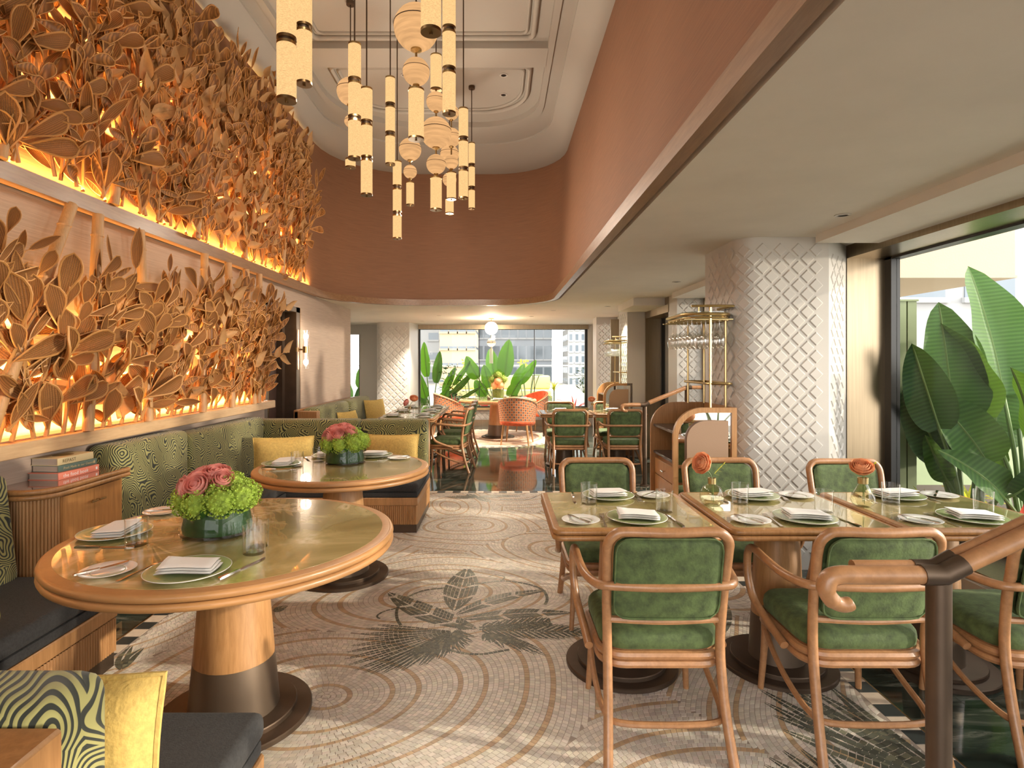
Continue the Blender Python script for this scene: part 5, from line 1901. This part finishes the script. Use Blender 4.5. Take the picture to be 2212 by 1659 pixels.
# the two round tables
rd = dict(plate=(.051, -.445, 0, 0), napkin=(.055, -.445, .0095, .08), bread=(-.215, -.44, 0, 0), butter=(-.235, -.435, 0, -.55), fork=(-.105, -.43, 0, -.25), knife=(.215, -.41, 0, -.3), tumbler=(.185, -.25, 0, 0))
setting(-1.071, 2.343, 0, 'camera side of the first round table', over=rd)
put('tumbler', -.905, 2.17, TZ, 0, '', 'clear water tumbler just behind another, camera side of the first round table')
setting(-1.071, 2.343, R(-90), 'cabinet side of the first round table', items=('plate', 'napkin', 'knife', 'tumbler'), over=dict(plate=(.02, -.47, 0, 0), napkin=(.02, -.46, .0095, .1), knife=(.19, -.40, 0, 0), tumbler=(.155, -.30, 0, 0)))
put('bread', -1.545, 2.66, TZ, .3, 'banquette side of the first round table')
put('butter', -1.535, 2.66, TZ, R(-75), 'banquette side of the first round table')
setting(-1.046, 3.88, R(-90), 'wall side of the second round table', items=('plate', 'napkin', 'knife', 'tumbler'), over=dict(plate=(-.03, -.42, 0, 0), napkin=(-.03, -.41, .0095, .1), knife=(.14, -.38, 0, 0), tumbler=(.05, -.29, 0, 0)))
setting(-1.046, 3.88, R(205), 'corner side of the second round table', items=('plate', 'napkin', 'tumbler', 'knife'), over=dict(plate=(.02, -.42, 0, 0), napkin=(.02, -.42, .0095, -.1), tumbler=(.13, -.22, 0, 0), knife=(.19, -.38, 0, 0)))
setting(-1.046, 3.88, R(166), 'bench-end side of the second round table', items=('plate', 'napkin', 'bread', 'butter', 'fork'), over=dict(plate=(-.03, -.41, 0, 0), napkin=(-.03, -.41, .0095, .1), bread=(-.25, -.35, 0, 0), butter=(-.25, -.35, 0, -.6), fork=(-.15, -.36, 0, -.2)))
# far tables
for yy, nm in ((7.52, 'nearest far-banquette table'), (8.26, 'middle far-banquette table'), (9.0, 'last far-banquette table')):
    setting(-1.17, yy, R(90), 'aisle side of the ' + nm, items=('plate', 'napkin', 'bread', 'fork', 'knife', 'tumbler'))
    setting(-1.17, yy, R(-90), 'bench side of the ' + nm, items=('plate', 'napkin', 'tumbler'))
for x_, nm in ((.915, 'far aisle table'), (1.66, 'far handrail table')):
    setting(x_, 8.14, 0, 'near side of the ' + nm, items=('plate', 'napkin', 'tumbler'))
    setting(x_, 8.14, PI, 'terrace side of the ' + nm, items=('plate', 'napkin', 'tumbler'))
TZ_ = TZ
for a, nm in ((0, 'aisle side'), (80, 'window side'), (170, 'terrace side'), (265, 'banquette side')):
    setting(-.02, 11.15, R(a), nm + ' of the terrace round table', items=('plate', 'napkin', 'tumbler'), over=dict(plate=(0, -.5, 0, 0), napkin=(0, -.5, .0095, 0), tumbler=(.19, -.42, 0, 0)))


# ================================================================ flowers
def petal_ball(b, c, r, layers, seed, axis=(0, 0, 1), squash=.85):
    """a ranunculus: cupped petals wrapped in rising rings"""
    q = random.Random(seed)
    ax = Vector(axis).normalized()
    rot = ax.to_track_quat('Z', 'Y').to_matrix().to_4x4()
    mx = Matrix.Translation(c) @ rot
    for li in range(layers):
        f = (li + 1) / layers
        n = 4 + int(4 * f)
        rr = r * (.16 + .84 * f)
        op = .25 + 1.05 * f ** 1.3
        for k in range(n):
            a0 = 2 * PI * k / n + li * 1.1 + q.uniform(-.15, .15)
            wd = 2 * PI / n * .78

            def pf(u, v):
                a = a0 + (u - .5) * 2 * wd * (1 - .25 * v)
                phi = -PI / 2 + v * (PI * (.92 - .42 * op / 1.3)) + .0
                flare = 1 + .12 * f * v ** 3 + .03 * math.sin(u * 9 + k)
                R2 = rr * math.cos(phi) * flare if phi < .55 else rr * math.cos(.55) * flare * (1 - .12 * (phi - .55))
                return mx @ Vector((R2 * math.cos(a), R2 * math.sin(a), rr * math.sin(phi) * squash + r * (1 - f) * .18 + .02 * r * math.sin(u * 7 + k)))
            b.grid(pf, 5, 5)
    return b


def floret_ball(b, c, r, seed, n=110):
    q = random.Random(seed)
    b.lathe([(r * .8 * math.sin(PI * k / 6), -r * .8 * math.cos(PI * k / 6)) for k in range(7)], 10, c, cap=(False, False))
    for i in range(n):
        z = 1 - 2 * (i + .5) / n
        a = i * 2.39996
        s = math.sqrt(max(0, 1 - z * z))
        d = Vector((s * math.cos(a), s * math.sin(a), z))
        p = Vector(c) + d * r * q.uniform(.84, 1.08)
        t = d.orthogonal().normalized()
        w = d.cross(t)
        e = r * .17 * q.uniform(.8, 1.2)
        g = q.uniform(0, PI)
        t, w = t * math.cos(g) + w * math.sin(g), w * math.cos(g) - t * math.sin(g)
        v = [p - d * e * .4]
        for k in range(4):
            an = k * PI / 2
            v += [p + (t * math.cos(an - .5) + w * math.sin(an - .5)) * e + d * e * .35, p + (t * math.cos(an + .5) + w * math.sin(an + .5)) * e + d * e * .35]
        b.add(v, [(0, 1, 2), (0, 3, 4), (0, 5, 6), (0, 7, 8)])
    return b


def bouquet(label, loc):
    t = thing('flower_bowl', label, 'flowers', loc, 0, 'flower bowls on the round tables')
    o = B().lathe([(0, 0), (.135, 0), (.143, .006), (.142, .03), (.126, .118), (.124, .120), (.122, .118), (.138, .03), (.136, .012), (0, .010)], 48, cap=(False, False)).build('glass_bowl', M['bowlglass'], t, ang=40)
    B().lathe([(0, .012), (.128, .012), (.131, .03), (.117, .105), (0, .105)], 40, cap=(False, False)).build('leaf_lining', M['green_glass'], t, ang=40)
    k = 0
    for a, rr, z, r in ((20, .105, .145, .060), (65, .10, .150, .055), (110, .105, .145, .055), (160, .11, .140, .058), (205, .115, .135, .058), (250, .10, .135, .060), (300, .11, .140, .062), (340, .115, .150, .062), (0, .06, .185, .062), (290, .05, .17, .055)):
        floret_ball(B(), (rr * math.cos(R(a)), rr * math.sin(R(a)), z), r, k).build('lime_bloom', M['lime'], t, ang=80)
        k += 1
    for x, y, z, r, ax in ((-.115, -.055, .185, .050, (-.8, -.7, .2)), (-.045, -.085, .205, .056, (-.1, -.8, .6)), (-.075, .0, .235, .052, (-.4, -.3, .9)), (.0, -.02, .245, .054, (.1, -.4, .9)), (.045, -.05, .225, .046, (.5, -.6, .7)), (-.03, .06, .235, .050, (-.2, .3, .9)), (-.12, .03, .205, .046, (-.9, .1, .5))):
        petal_ball(B(), (x, y, z), r, 5, k, ax).build('coral_bloom', M['pink'], t, ang=80)
        k += 1
    for a in (230, 275, 310, 180):
        def lf(u, v):
            w = .022 * math.sin(PI * v ** .8)
            r_ = .10 + .05 * v
            ca, sa = math.cos(R(a)), math.sin(R(a))
            x = (u * 2 - 1) * w
            return (r_ * ca - x * sa, r_ * sa + x * ca, .125 - .035 * v * v)
        B().grid(lf, 3, 4).build('leaf', M['leaf'], t)
    return t


fb = bouquet('glass bowl of coral ranunculus and lime blooms on the first round table', (-1.147, 2.36, TZ))
dup(fb, (-1.066, 4.0, TZ), .25, 'glass bowl of coral ranunculus and lime blooms on the second round table')


def bud_vase(label, loc, shape, mat, neckmat, blooms, z=None, stemtop=.165, rz=0):
    t = thing('bud_vase', label, 'vase', loc, rz, 'bud vases with single flowers')
    B().lathe(shape, 32, cap=(False, False)).build('glass_body', M[mat], t, ang=50)
    zn = shape[-1][1]
    rn = shape[-1][0]
    B().lathe([(rn * 1.08, zn - .028), (rn * 1.12, zn), (rn * .95, zn), (rn * .92, zn - .028)], 20, cap=(False, False)).build('neck', M[neckmat], t)
    wl_ = [(r * .96, z_) for r, z_ in shape if z_ < .045]
    B().lathe([(0, .004)] + wl_[1:] + [(0, wl_[-1][1])], 28, cap=(False, False)).build('water', M['water'], t)
    for i, (dx, dy, zb, r, mt, ax) in enumerate(blooms):
        B().tube(smooth([(.008 * (1 - 2 * i), 0, .012), (.0, 0, zn), (dx * .6, dy * .6, zn + (zb - zn) * .6), (dx, dy, zb)], 4), .0018, 5).build('stem', M['stem'], t)
        petal_ball(B(), (dx, dy, zb), r, 6, 40 + i, ax, .8).build('bloom', M[mt], t, ang=80)
    st = [(.0, 0, .02), (.004, 0, zn), (.03, .0, zn + .05), (.055, .0, zn + .065)]
    B().tube(smooth(st, 4), .0014, 4).build('stem', M['stem'], t)
    for k in range(7):
        f = k / 6
        for sg in (-1, 1):
            p = Vector((.012 + .045 * f, 0, zn + .018 + .048 * f))
            d = Vector((.55, .25 * sg, .35 * sg + .25)).normalized()
            w = Vector((0, 1, 0))
            L_ = .026 * (1 - .4 * f)
            B().grid(lambda u, v: p + d * L_ * v + w * (u * 2 - 1) * .006 * math.sin(PI * v ** .7), 2, 3).build('leaflet', M['leafy'], t) if k % 2 == 0 or sg > 0 else None
    return t


round_v = [(0, 0), (.034, 0), (.050, .012), (.058, .036), (.055, .062), (.040, .088), (.022, .099), (.0175, .104), (.0175, .132)]
drop_v = [(0, 0), (.028, 0), (.046, .012), (.054, .032), (.050, .050), (.034, .080), (.020, .108), (.017, .118), (.021, .138)]
bud_vase('round glass bud vase with one orange ranunculus on the middle square table', (1.03, 2.80, TZ), round_v, 'amber', 'brass', [(-.052, 0, .205, .048, 'peach', (-.9, -.6, .3))])
bud_vase('teardrop glass bud vase with a peach-pink ranunculus by the window-end table', (1.745, 2.775, TZ), drop_v, 'amber', 'brass', [(-.012, -.01, .195, .048, 'peach', (-.25, -.5, .8))])
bud_vase('glass bud vase with coral and peach flowers on the far banquette tables', (-1.14, 7.38, TZ), round_v, 'glass', 'brass', [(-.05, 0, .185, .045, 'pink', (-.7, -.5, .4)), (.05, .03, .24, .050, 'peach', (.2, -.6, .7))])
bud_vase('small bud vase with a peach flower between the far pair of tables', (1.29, 8.0, TZ), round_v, 'glass', 'brass', [(-.01, 0, .19, .045, 'peach', (-.1, -.6, .7))])
t = thing('flower_vase', 'tall moss-filled vase with green and peach hydrangea on the terrace table', 'flowers', (-.02, 11.2, TZ))
B().lathe([(0, 0), (.12, 0), (.12, .19), (.115, .19)], 28, cap=(False, False)).build('glass_vase', M['glass'], t)
B().lathe([(0, .005), (.112, .005), (.112, .175), (0, .175)], 24, cap=(False, False)).build('moss', P('moss', (.10, .12, .02), .9, var=(60, .5, (1, 1, 1))), t)
k = 0
for x, y, z, r, mt, nm in ((-.06, -.06, .25, .075, 'peach', 'peach_bloom'), (.05, -.07, .25, .07, 'peach', 'peach_bloom'), (0, -.08, .33, .075, 'peach', 'peach_bloom'), (-.11, 0, .36, .08, 'lime', 'green_bloom'), (.11, 0, .37, .08, 'lime', 'green_bloom'), (0, 0, .44, .09, 'lime', 'green_bloom'), (.04, .08, .38, .09, 'lime', 'green_bloom'), (-.06, .08, .38, .09, 'lime', 'green_bloom')):
    floret_ball(B(), (x, y, z), r, 60 + k, 70).build(nm, M[mt] if mt == 'peach' else P('moss_green', (.17, .24, .03), .8, var=(30, .35, (1, 1, 1))), t, ang=80)
    k += 1
# small dark pot of salt on the far handrail table
t = thing('salt_pot', 'small dark pot standing on the terrace round table', 'pot', (-.19, 10.75, TZ))
B().lathe([(0, 0), (.03, 0), (.032, .05), (.022, .06), (0, .06)], 16).build('pot_body', M['dkbronze'], t)
B().lathe([(0, .061), (.02, .061), (.012, .075), (0, .075)], 12).build('lid', M['brass'], t)
# ================================================================ outside: terrace, planting, city
gr = struct('ground', B().box(-60, 80, -40, 90, -.35, -.13), P('terrace_paving', (.46, .44, .40), .8, var=(2, .1, (1, 1, 1))))


def big_leaf(L, w, droop, fold, seed):
    q = random.Random(seed)
    ph = q.uniform(0, 6)

    def f(u, v):
        x = (u * 2 - 1)
        ww = w * .5 * (math.sin(PI * min(1, v * .97 + .03) ** .72) ** .62)
        return (x * ww, v * L, fold * abs(x) * ww - droop * L * v * v + .012 * math.sin(v * 14 + ph) * abs(x) ** 2)
    b = B().grid(f, 8, 14)
    rib = B().tube([f(.5, k / 10) for k in range(11)], [.012] + [.008] * 9 + [.002], 5)
    return b, rib


def strelitzia(label, loc, leaves, mats=('leaf', 'leafd')):
    """leaves: (lean azimuth deg, lean deg, stalk length, leaf length, width, droop, facing twist)"""
    t = thing('bird_of_paradise_plant', label, 'plant', loc)
    for i, (az, ln, sl, L, w, dr, tw) in enumerate(leaves):
        d = Vector((math.sin(R(ln)) * math.cos(R(az)), math.sin(R(ln)) * math.sin(R(az)), math.cos(R(ln))))
        p0 = Vector((.10 * math.cos(R(az)), .10 * math.sin(R(az)), 0)) * (.4 + .6 * (i % 3) / 2)
        mid_ = p0 + Vector((0, 0, sl * .5)) + Vector((d.x, d.y, 0)) * sl * .12
        p1 = p0 + d * sl
        st = smooth([p0, mid_ * .5 + (p0 + d * sl * .5) * .5, p1], 6)
        s_ = B().tube(st, [.020, .011], 8).build('stalk', M['stem'], t)
        g, rib = big_leaf(L, w, dr, .45, i)
        yv = (d + Vector((d.x, d.y, 0)) * .35).normalized()
        nz = Vector((-.25, -1, .25)).normalized()
        nz = Matrix.Rotation(R(tw), 3, yv) @ nz
        nz = (nz - yv * nz.dot(yv)).normalized()
        xv = yv.cross(nz)
        mx = Matrix(((xv.x, yv.x, nz.x, p1.x), (xv.y, yv.y, nz.y, p1.y), (xv.z, yv.z, nz.z, p1.z), (0, 0, 0, 1)))
        lf = link('leaf', g.mesh('leaf', M[mats[i % len(mats)]], True, 80), t, mx=mx)
        rib.build('midrib', M['leafy'] if 0 else M['stem'], lf)
    return t


strelitzia('tall bird of paradise plant with huge paddle leaves outside the side window', (3.44, 4.24, .25),
           [(170, 4, .72, .92, .44, .05, 0), (200, 19, .75, .66, .30, .05, -25), (10, 10, .70, .72, .40, .12, 12), (160, 15, .45, .60, .34, .25, -10), (20, 24, .62, .62, .32, .45, 30),
            (-20, 34, .55, .55, .34, .6, 10), (185, 22, .34, .34, .16, .3, -30), (150, 24, .9, .42, .2, .1, 20), (40, 20, .45, .55, .34, .6, 0), (-60, 40, .35, .5, .3, .7, 20), (100, 12, .4, .5, .3, .5, 0)])
strelitzia('second bird of paradise with broad yellow-green leaves nearer the frame edge', (3.75, 4.10, .25),
           [(120, 6, .95, 1.0, .52, .1, 20), (60, 16, .9, .8, .4, .2, -20), (180, 22, .5, .6, .36, .5, 0), (-90, 30, .45, .55, .3, .6, 15), (0, 28, .6, .6, .36, .5, -10), (200, 35, .3, .45, .26, .5, 20), (150, 14, .8, .8, .42, .1, 85), (230, 20, .6, .7, .38, .2, 95), (100, 18, .4, .6, .36, .3, 80)], ('leaf',))  # the sideways leaves at the end are added to shade the column chamfer
strelitzia('unseen bird of paradise added behind the camera for shade, farthest one', (3.5, -1.3, .25),
           [(80, 6, .8, .85, .38, .1, 70), (200, 18, .7, .7, .32, .2, 90), (300, 20, .6, .7, .32, .3, 60), (20, 30, .5, .6, .3, .4, 100), (140, 28, .5, .6, .3, .4, 80)])  # out of view; added to darken the mirror's reflection and dapple the sun
strelitzia('unseen bird of paradise added beside the camera for shade', (3.55, .7, .25),
           [(60, 8, .85, .85, .38, .1, 80), (220, 20, .7, .7, .32, .2, 60), (290, 24, .6, .7, .32, .3, 90), (0, 30, .5, .6, .3, .4, 70), (120, 28, .5, .6, .3, .4, 100)])  # also out of view, added for dappled sun and a darker mirror
strelitzia('dark bird of paradise behind the first window bay, out by the glass', (3.35, 2.1, .25),
           [(0, 8, .6, .8, .36, .1, 60), (90, 20, .5, .7, .3, .3, 80), (250, 25, .4, .6, .3, .4, 40)])
strelitzia('bird of paradise outside the second window bay throwing shadows indoors', (3.45, 5.35, .25),
           [(80, 6, .8, .85, .38, .1, 70), (200, 18, .7, .7, .32, .2, 90), (300, 20, .6, .7, .32, .3, 60), (20, 30, .5, .6, .3, .4, 100), (140, 28, .5, .6, .3, .4, 80)])
strelitzia('bird of paradise rising in the middle of the terrace window', (.02, 14.0, .10),
           [(20, 5, 1.0, .92, .42, .03, 0), (120, 12, 1.05, .70, .34, .05, 15), (175, 24, 1.05, .62, .36, .12, -15), (20, 30, .95, .75, .24, .08, 25), (35, 24, .75, .75, .26, .1, 20), (150, 14, .75, .6, .28, .1, 0), (170, 30, .60, .5, .3, .3, 0), (350, 20, .5, .55, .3, .3, 0)], ('leafv',))
strelitzia('dense bird of paradise clump at the banquette end of the terrace window', (-1.62, 13.9, .10),
           [(180, 4, 1.0, .85, .26, .03, 0), (60, 8, .85, .8, .24, .03, 10), (10, 28, .9, .75, .14, .03, 35), (15, 38, .75, .75, .16, .05, 30), (20, 20, .65, .7, .2, .05, 20), (5, 52, .75, .6, .10, .05, 40), (200, 12, .5, .6, .26, .1, 0), (30, 35, .45, .6, .2, .3, 0), (340, 20, .3, .5, .26, .2, 0), (160, 20, .3, .5, .26, .2, 0)], ('leafv', 'leaf'))
strelitzia('paddle-leaved plant seen through the narrow slot window', (-3.42, 14.2, .10), [(90, 6, .7, .6, .25, .05, 0), (0, 14, .6, .55, .22, .1, 10), (180, 12, .45, .5, .2, .2, 0), (270, 10, .25, .5, .22, .2, 0)])


def tuft(name, label, loc, n, L, w, mat, spread, seed, up=.9, group=None):
    """a rosette of arching strap leaves"""
    q = random.Random(seed)
    t = thing(name, label, 'plant', loc, 0, group)
    for i in range(n):
        a = 2 * PI * i / n + q.uniform(-.2, .2)
        e = q.uniform(.2, 1) * spread
        l_ = L * q.uniform(.75, 1.1)
        ca, sa = math.cos(a), math.sin(a)

        def f(u, v):
            th_ = e * (.25 + .9 * v)
            r_ = l_ * v * math.sin(th_) * .9
            z = l_ * v * math.cos(th_) * up
            x = (u * 2 - 1) * w * math.sin(PI * (v * .94 + .05) ** .6)
            return (r_ * ca - x * sa, r_ * sa + x * ca, z + abs(u * 2 - 1) * w * .3)
        B().grid(f, 2, 6).build('leaf', M[mat], t, ang=80)
    return t


def bushy(label, loc, r, h, n, mat, seed, name='leafy_shrub', ls=.09):
    q = random.Random(seed)
    t = thing(name, label, 'plant', loc)
    b, s_ = B(), B()
    for i in range(n):
        a, rr, z = q.uniform(0, 2 * PI), r * q.uniform(.1, 1) ** .6, h * q.uniform(.15, 1)
        rr *= math.sin(PI * (.15 + .8 * z / h)) ** .5
        p = Vector((rr * math.cos(a), rr * math.sin(a), z))
        d = Vector((math.cos(a) + q.uniform(-.4, .4), math.sin(a) + q.uniform(-.4, .4), q.uniform(-.2, .7))).normalized()
        w = d.cross(Vector((q.uniform(-.4, .4), q.uniform(-.4, .4), 1))).normalized()
        L_ = ls * q.uniform(.7, 1.3)
        b.grid(lambda u, v: p + d * L_ * v + w * (u * 2 - 1) * L_ * .26 * math.sin(PI * (v * .96 + .03) ** .8) - Vector((0, 0, L_ * .25 * v * v)), 2, 3)
        if i % 5 == 0:
            s_.tube([(0, 0, 0), tuple(p * .6), tuple(p)], .004, 4)
    b.build('foliage', M[mat], t, ang=80, kind='stuff')
    s_.build('stem', M['stem'], t)
    return t


tuft('striped_spider_plant', 'yellow-striped strap-leaved plant at the foot of the green post', (3.13, 4.22, .28), 22, .28, .014, 'leafy', 1.5, 1)
tuft('striped_spider_plant', 'yellow-striped strap-leaved plant under the tall paddle leaves', (3.75, 4.62, .28), 20, .30, .014, 'leafy', 1.5, 2)
tuft('bromeliad', 'orange-red bromeliad low outside the side window', (3.62, 4.0, .26), 12, .22, .03, 'leafr', 1.1, 3)
bushy('low green ground cover in the side window planter, window-sill height', (3.35, 3.55, .25), .38, .20, 160, 'leaf', 5, 'ground_cover', .07)
bushy('pale green ground cover close to the sill of the side window', (3.25, 2.85, .25), .30, .17, 130, 'leafy', 6, 'ground_cover', .06)
bushy('leafy shrub beside the paddle plant in the terrace window', (-1.15, 14.2, .15), .34, 1.25, 190, 'leafd', 7, ls=.11)
bushy('yellow-green shrub at the window-wall end of the terrace window', (1.08, 13.9, .12), .22, .62, 110, 'leafy', 8, ls=.08)
bushy('small dark shrub at the corner of the terrace window', (2.05, 14.0, .7), .20, .7, 90, 'leafd', 9, ls=.10)
bushy('leafy seedling bush between the tall plant and the table', (.42, 13.8, .12), .18, .55, 60, 'leaf', 19, ls=.12)
tuft('spiky_dracaena', 'spiky bronze dracaena outside the terrace window', (1.32, 13.9, .75), 26, .32, .012, 'leafy', 1.5, 10)
B().tube([(0, 0, -.65), (0, 0, .02)], .014, 6).build('trunk', M['stem'], bpy.context.scene.objects['spiky_dracaena'])
tuft('red_cordyline', 'red strap-leaved cordyline low outside the terrace window', (1.78, 13.75, .15), 20, .62, .03, 'leafr', 1.25, 11)
tuft('dark_red_cordyline', 'dark red cordyline beside the dense paddle plant', (-1.05, 13.7, .12), 12, .62, .05, 'leafr', .6, 12)
tuft('red_bromeliad', 'scarlet bromeliad beside the table vase beyond the glass', (-.32, 13.7, .25), 12, .42, .035, 'leafr', .9, 13)
tuft('red_bromeliad', 'scarlet bromeliad behind the first orange chair beyond the glass', (-.68, 13.75, .2), 9, .30, .03, 'leafr', 1.1, 14)
pb_ = struct('ground_planter', B().box(2.98, 4.6, -2.9, 5.6, -.2, .25), M['soil'])
pb_ = struct('ground_planter_terrace', B().box(-3.7, 2.6, 13.45, 14.5, -.2, .14), M['soil'])

t = thing('steel_post', 'sage green steel post just outside the bronze window frame', 'post', (3.25, 4.66, .2))
b = B().box(-.07, -.012, -.06, .06, 0, 1.72).box(.0, .07, -.06, .06, 0, 1.72).box(-.07, .07, -.03, .05, 0, 1.71)
b.build('post_body', M['sage'], t)
B().box(-.08, .08, -.07, .07, 1.72, 1.735).build('cap', M['sage'], t)
t = thing('garden_wall', 'low sage-painted garden wall behind the tall paddle plant', 'wall', (3.0, 6.6, -.2))
B().box(.1, 5, 0, .2, 0, .92).build('wall_body', M['sage'], t)
B().rbox(.05, 5.05, -.04, .24, .92, 1.04, .01, 1).build('coping', P('pale_coping', (.62, .66, .52), .6), t)
t2 = thing('lattice_screen', 'cream diagonal lattice screen standing on the sage wall', 'trellis', (3.0, 6.7, .845))
for i in range(34):
    for sg in (-1, 1):
        x0 = .2 + i * .14
        bb = B().box(-.022, .022, -.012 if sg > 0 else .004, 0 if sg > 0 else .016, -.30, .30)
        bb.xf(Matrix.Translation((x0, 0, .23)) @ Matrix.Rotation(R(45 * sg), 4, 'Y')).build('slat', M['stucco'], t2, False)
B().box(.1, 5, -.03, .03, -.01, .02).box(.1, 5, -.03, .03, .44, .48).build('frame', M['sage'], t2)
t = thing('stucco_canopy', 'cream stucco canopy overhanging outside the side window', 'canopy', (4.7, 7.2, 2.50))
B().box(.0, 1.72, 0, 4.0, 0, .95).build('canopy_body', M['stucco'], t)
B().box(.0, 1.74, -.012, 4.0, -.012, .02).build('drip_edge', M['stucco'], t)
B().box(.05, .45, 3.5, 3.95, -2.66, 0).build('pier', M['stucco'], t)


def building(label, x0, x1, y0, y1, h, mat, bay, flr, win, cat='building', frm='facade', z0=-.3, side=True, inset=.15):
    t = thing('building', label, cat, ((x0 + x1) / 2, y0, z0))
    W, D = x1 - x0, y1 - y0
    B().box(-W / 2, W / 2, 0, D, 0, h).build('walls', M[mat], t)
    b, c = B(), B()
    nx, nz = int(W / bay), int(h / flr)
    for i in range(nx):
        for k in range(nz):
            xa = -W / 2 + (i + .5 - win[0] / 2) * W / nx
            xb = -W / 2 + (i + .5 + win[0] / 2) * W / nx
            za, zb = (k + .5 - win[1] / 2) * flr, (k + .5 + win[1] / 2) * flr
            b.box(xa, xb, -.02, .02, za, zb)
            c.box(xa - .06, xb + .06, -.10, 0, za - .12, za)
    if side:
        ny = max(1, int(D / bay))
        for i in range(ny):
            for k in range(nz):
                for sx in (-1, 1):
                    b.box(sx * W / 2 - .02, sx * W / 2 + .02, (i + .5 - win[0] / 2) * D / ny, (i + .5 + win[0] / 2) * D / ny, (k + .5 - win[1] / 2) * flr, (k + .5 + win[1] / 2) * flr)
    b.build('window_glazing', M['winglass'], t, False, kind='stuff')
    c.build('window_sills', M[frm], t, False, kind='stuff')
    B().box(-W / 2 - .3, W / 2 + .3, -.3, D + .3, h, h + .5).build('parapet', M[mat], t)
    return t


building('white tower block with small windows at the edge of the terrace view', -7.2, -4.25, 44, 50, 26, 'facade', 1.0, 1.5, (.5, .35))
building('cream tower with gold horizontal bands behind the terrace bench', -3.9, -1.55, 38, 43, 24, 'facade2', .5, 1.1, (.92, .14), frm='stucco')
building('wide blue-grey glass office block behind the terrace', -1.9, 4.2, 46, 54, 26, 'facade_b', .62, 1.7, (.8, .62))
building('pale gridded tower at the window side of the terrace view', 5.0, 12, 42, 45.5, 26, 'facade', .42, .8, (.45, .55))
building('white block with tall windows behind the cream canopy', 9.0, 22.0, 13.5, 22, 14, 'facade_w', 1.5, 2.6, (.72, .5))
building('white block beyond the slot window', -22, -11.5, 34, 40, 22, 'facade', 1.6, 2.4, (.5, .4))

# terrace furniture
t = thing('terrace_bench', 'long lemon-yellow upholstered bench on a sage base outside', 'bench', (0, 16.3, -.13))
B().box(-1.62, 1.50, 0, .6, 0, .62).build('base', M['sage'], t)
diamonds(t, [(-1.62, 0), (1.50, 0)], .02, .62, .22, mat='sage')
for x0, x1 in ((-1.60, -1.22), (-1.21, .1), (.11, 1.48)):
    B().rbox(x0, x1, -.02, .60, .62, .80, .04, 3).build('seat_cushion', M['cushion'], t, ang=60)
    B().rbox(x0, x1, .42, .62, .80, 1.20, .06, 3).build('back_cushion', M['cushion'], t, ang=60)


def high_table(label, loc):
    t = thing('bistro_table', label, 'table', loc, 0, 'sage bistro tables on the terrace')
    B().lathe([(0, 1.22), (.40, 1.22), (.41, 1.235), (.40, 1.25), (0, 1.25)], 36).build('table_top', M['sage'], t)
    for a in (0, 60, 120, 180, 240, 300):
        B().tube(smooth([(.30 * math.cos(R(a)), .30 * math.sin(R(a)), 1.22), (.19 * math.cos(R(a)), .19 * math.sin(R(a)), .9), (.13 * math.cos(R(a)), .13 * math.sin(R(a)), .45), (.16 * math.cos(R(a)), .16 * math.sin(R(a)), 0)], 4), .013, 6).build('leg', M['sage'], t)
    B().lathe([(.0, .50), (.17, .50), (.17, .515), (0, .515)], 24).build('foot_ring', M['sage'], t)
    return t


ht = high_table('sage bistro table nearer the banquette end of the terrace', (-.72, 15.6, -.13))
dup(ht, (.78, 15.6, -.13), 0, 'sage bistro table nearer the side-window end of the terrace')
for x, nm in ((-.72, 'the first'), (.78, 'the second')):
    v_ = thing('flower_vase', 'small glass vase of yellow-green sprigs on %s bistro table' % nm, 'vase', (x - .12, 15.6, 1.12), 0, 'sprig vases on the bistro tables')
    B().lathe([(0, 0), (.05, 0), (.075, .04), (.06, .09), (.03, .12), (.035, .15)], 20, cap=(False, False)).build('glass_body', M['glass'], v_)
    b = B()
    q = random.Random(int(x * 100))
    for i in range(26):
        p = Vector((q.uniform(-.14, .14), q.uniform(-.14, .14), q.uniform(.18, .36)))
        d = Vector((q.uniform(-1, 1), q.uniform(-1, 1), q.uniform(0, 1))).normalized()
        w = d.orthogonal().normalized()
        b.grid(lambda u, v: p + d * .08 * v + w * (u * 2 - 1) * .028 * math.sin(PI * (v * .95 + .03)), 2, 3)
        if i % 4 == 0:
            b.tube([(0, 0, .1), tuple(p)], .003, 4)
    b.build('sprigs', M['leafy'], v_, ang=80, kind='stuff')
t = thing('glass_balustrade', 'glass terrace balustrade with a slim top rail', 'railing', (0, 17.6, -.13))
for k in range(8):
    B().box(-6 + k * 1.5 + .01, -4.5 + k * 1.5 - .01, -.006, .006, .05, 1.46).build('pane', M['pane'], t)
B().box(-6, 6, -.02, .02, 1.46, 1.50).build('top_rail', M['cream'], t)
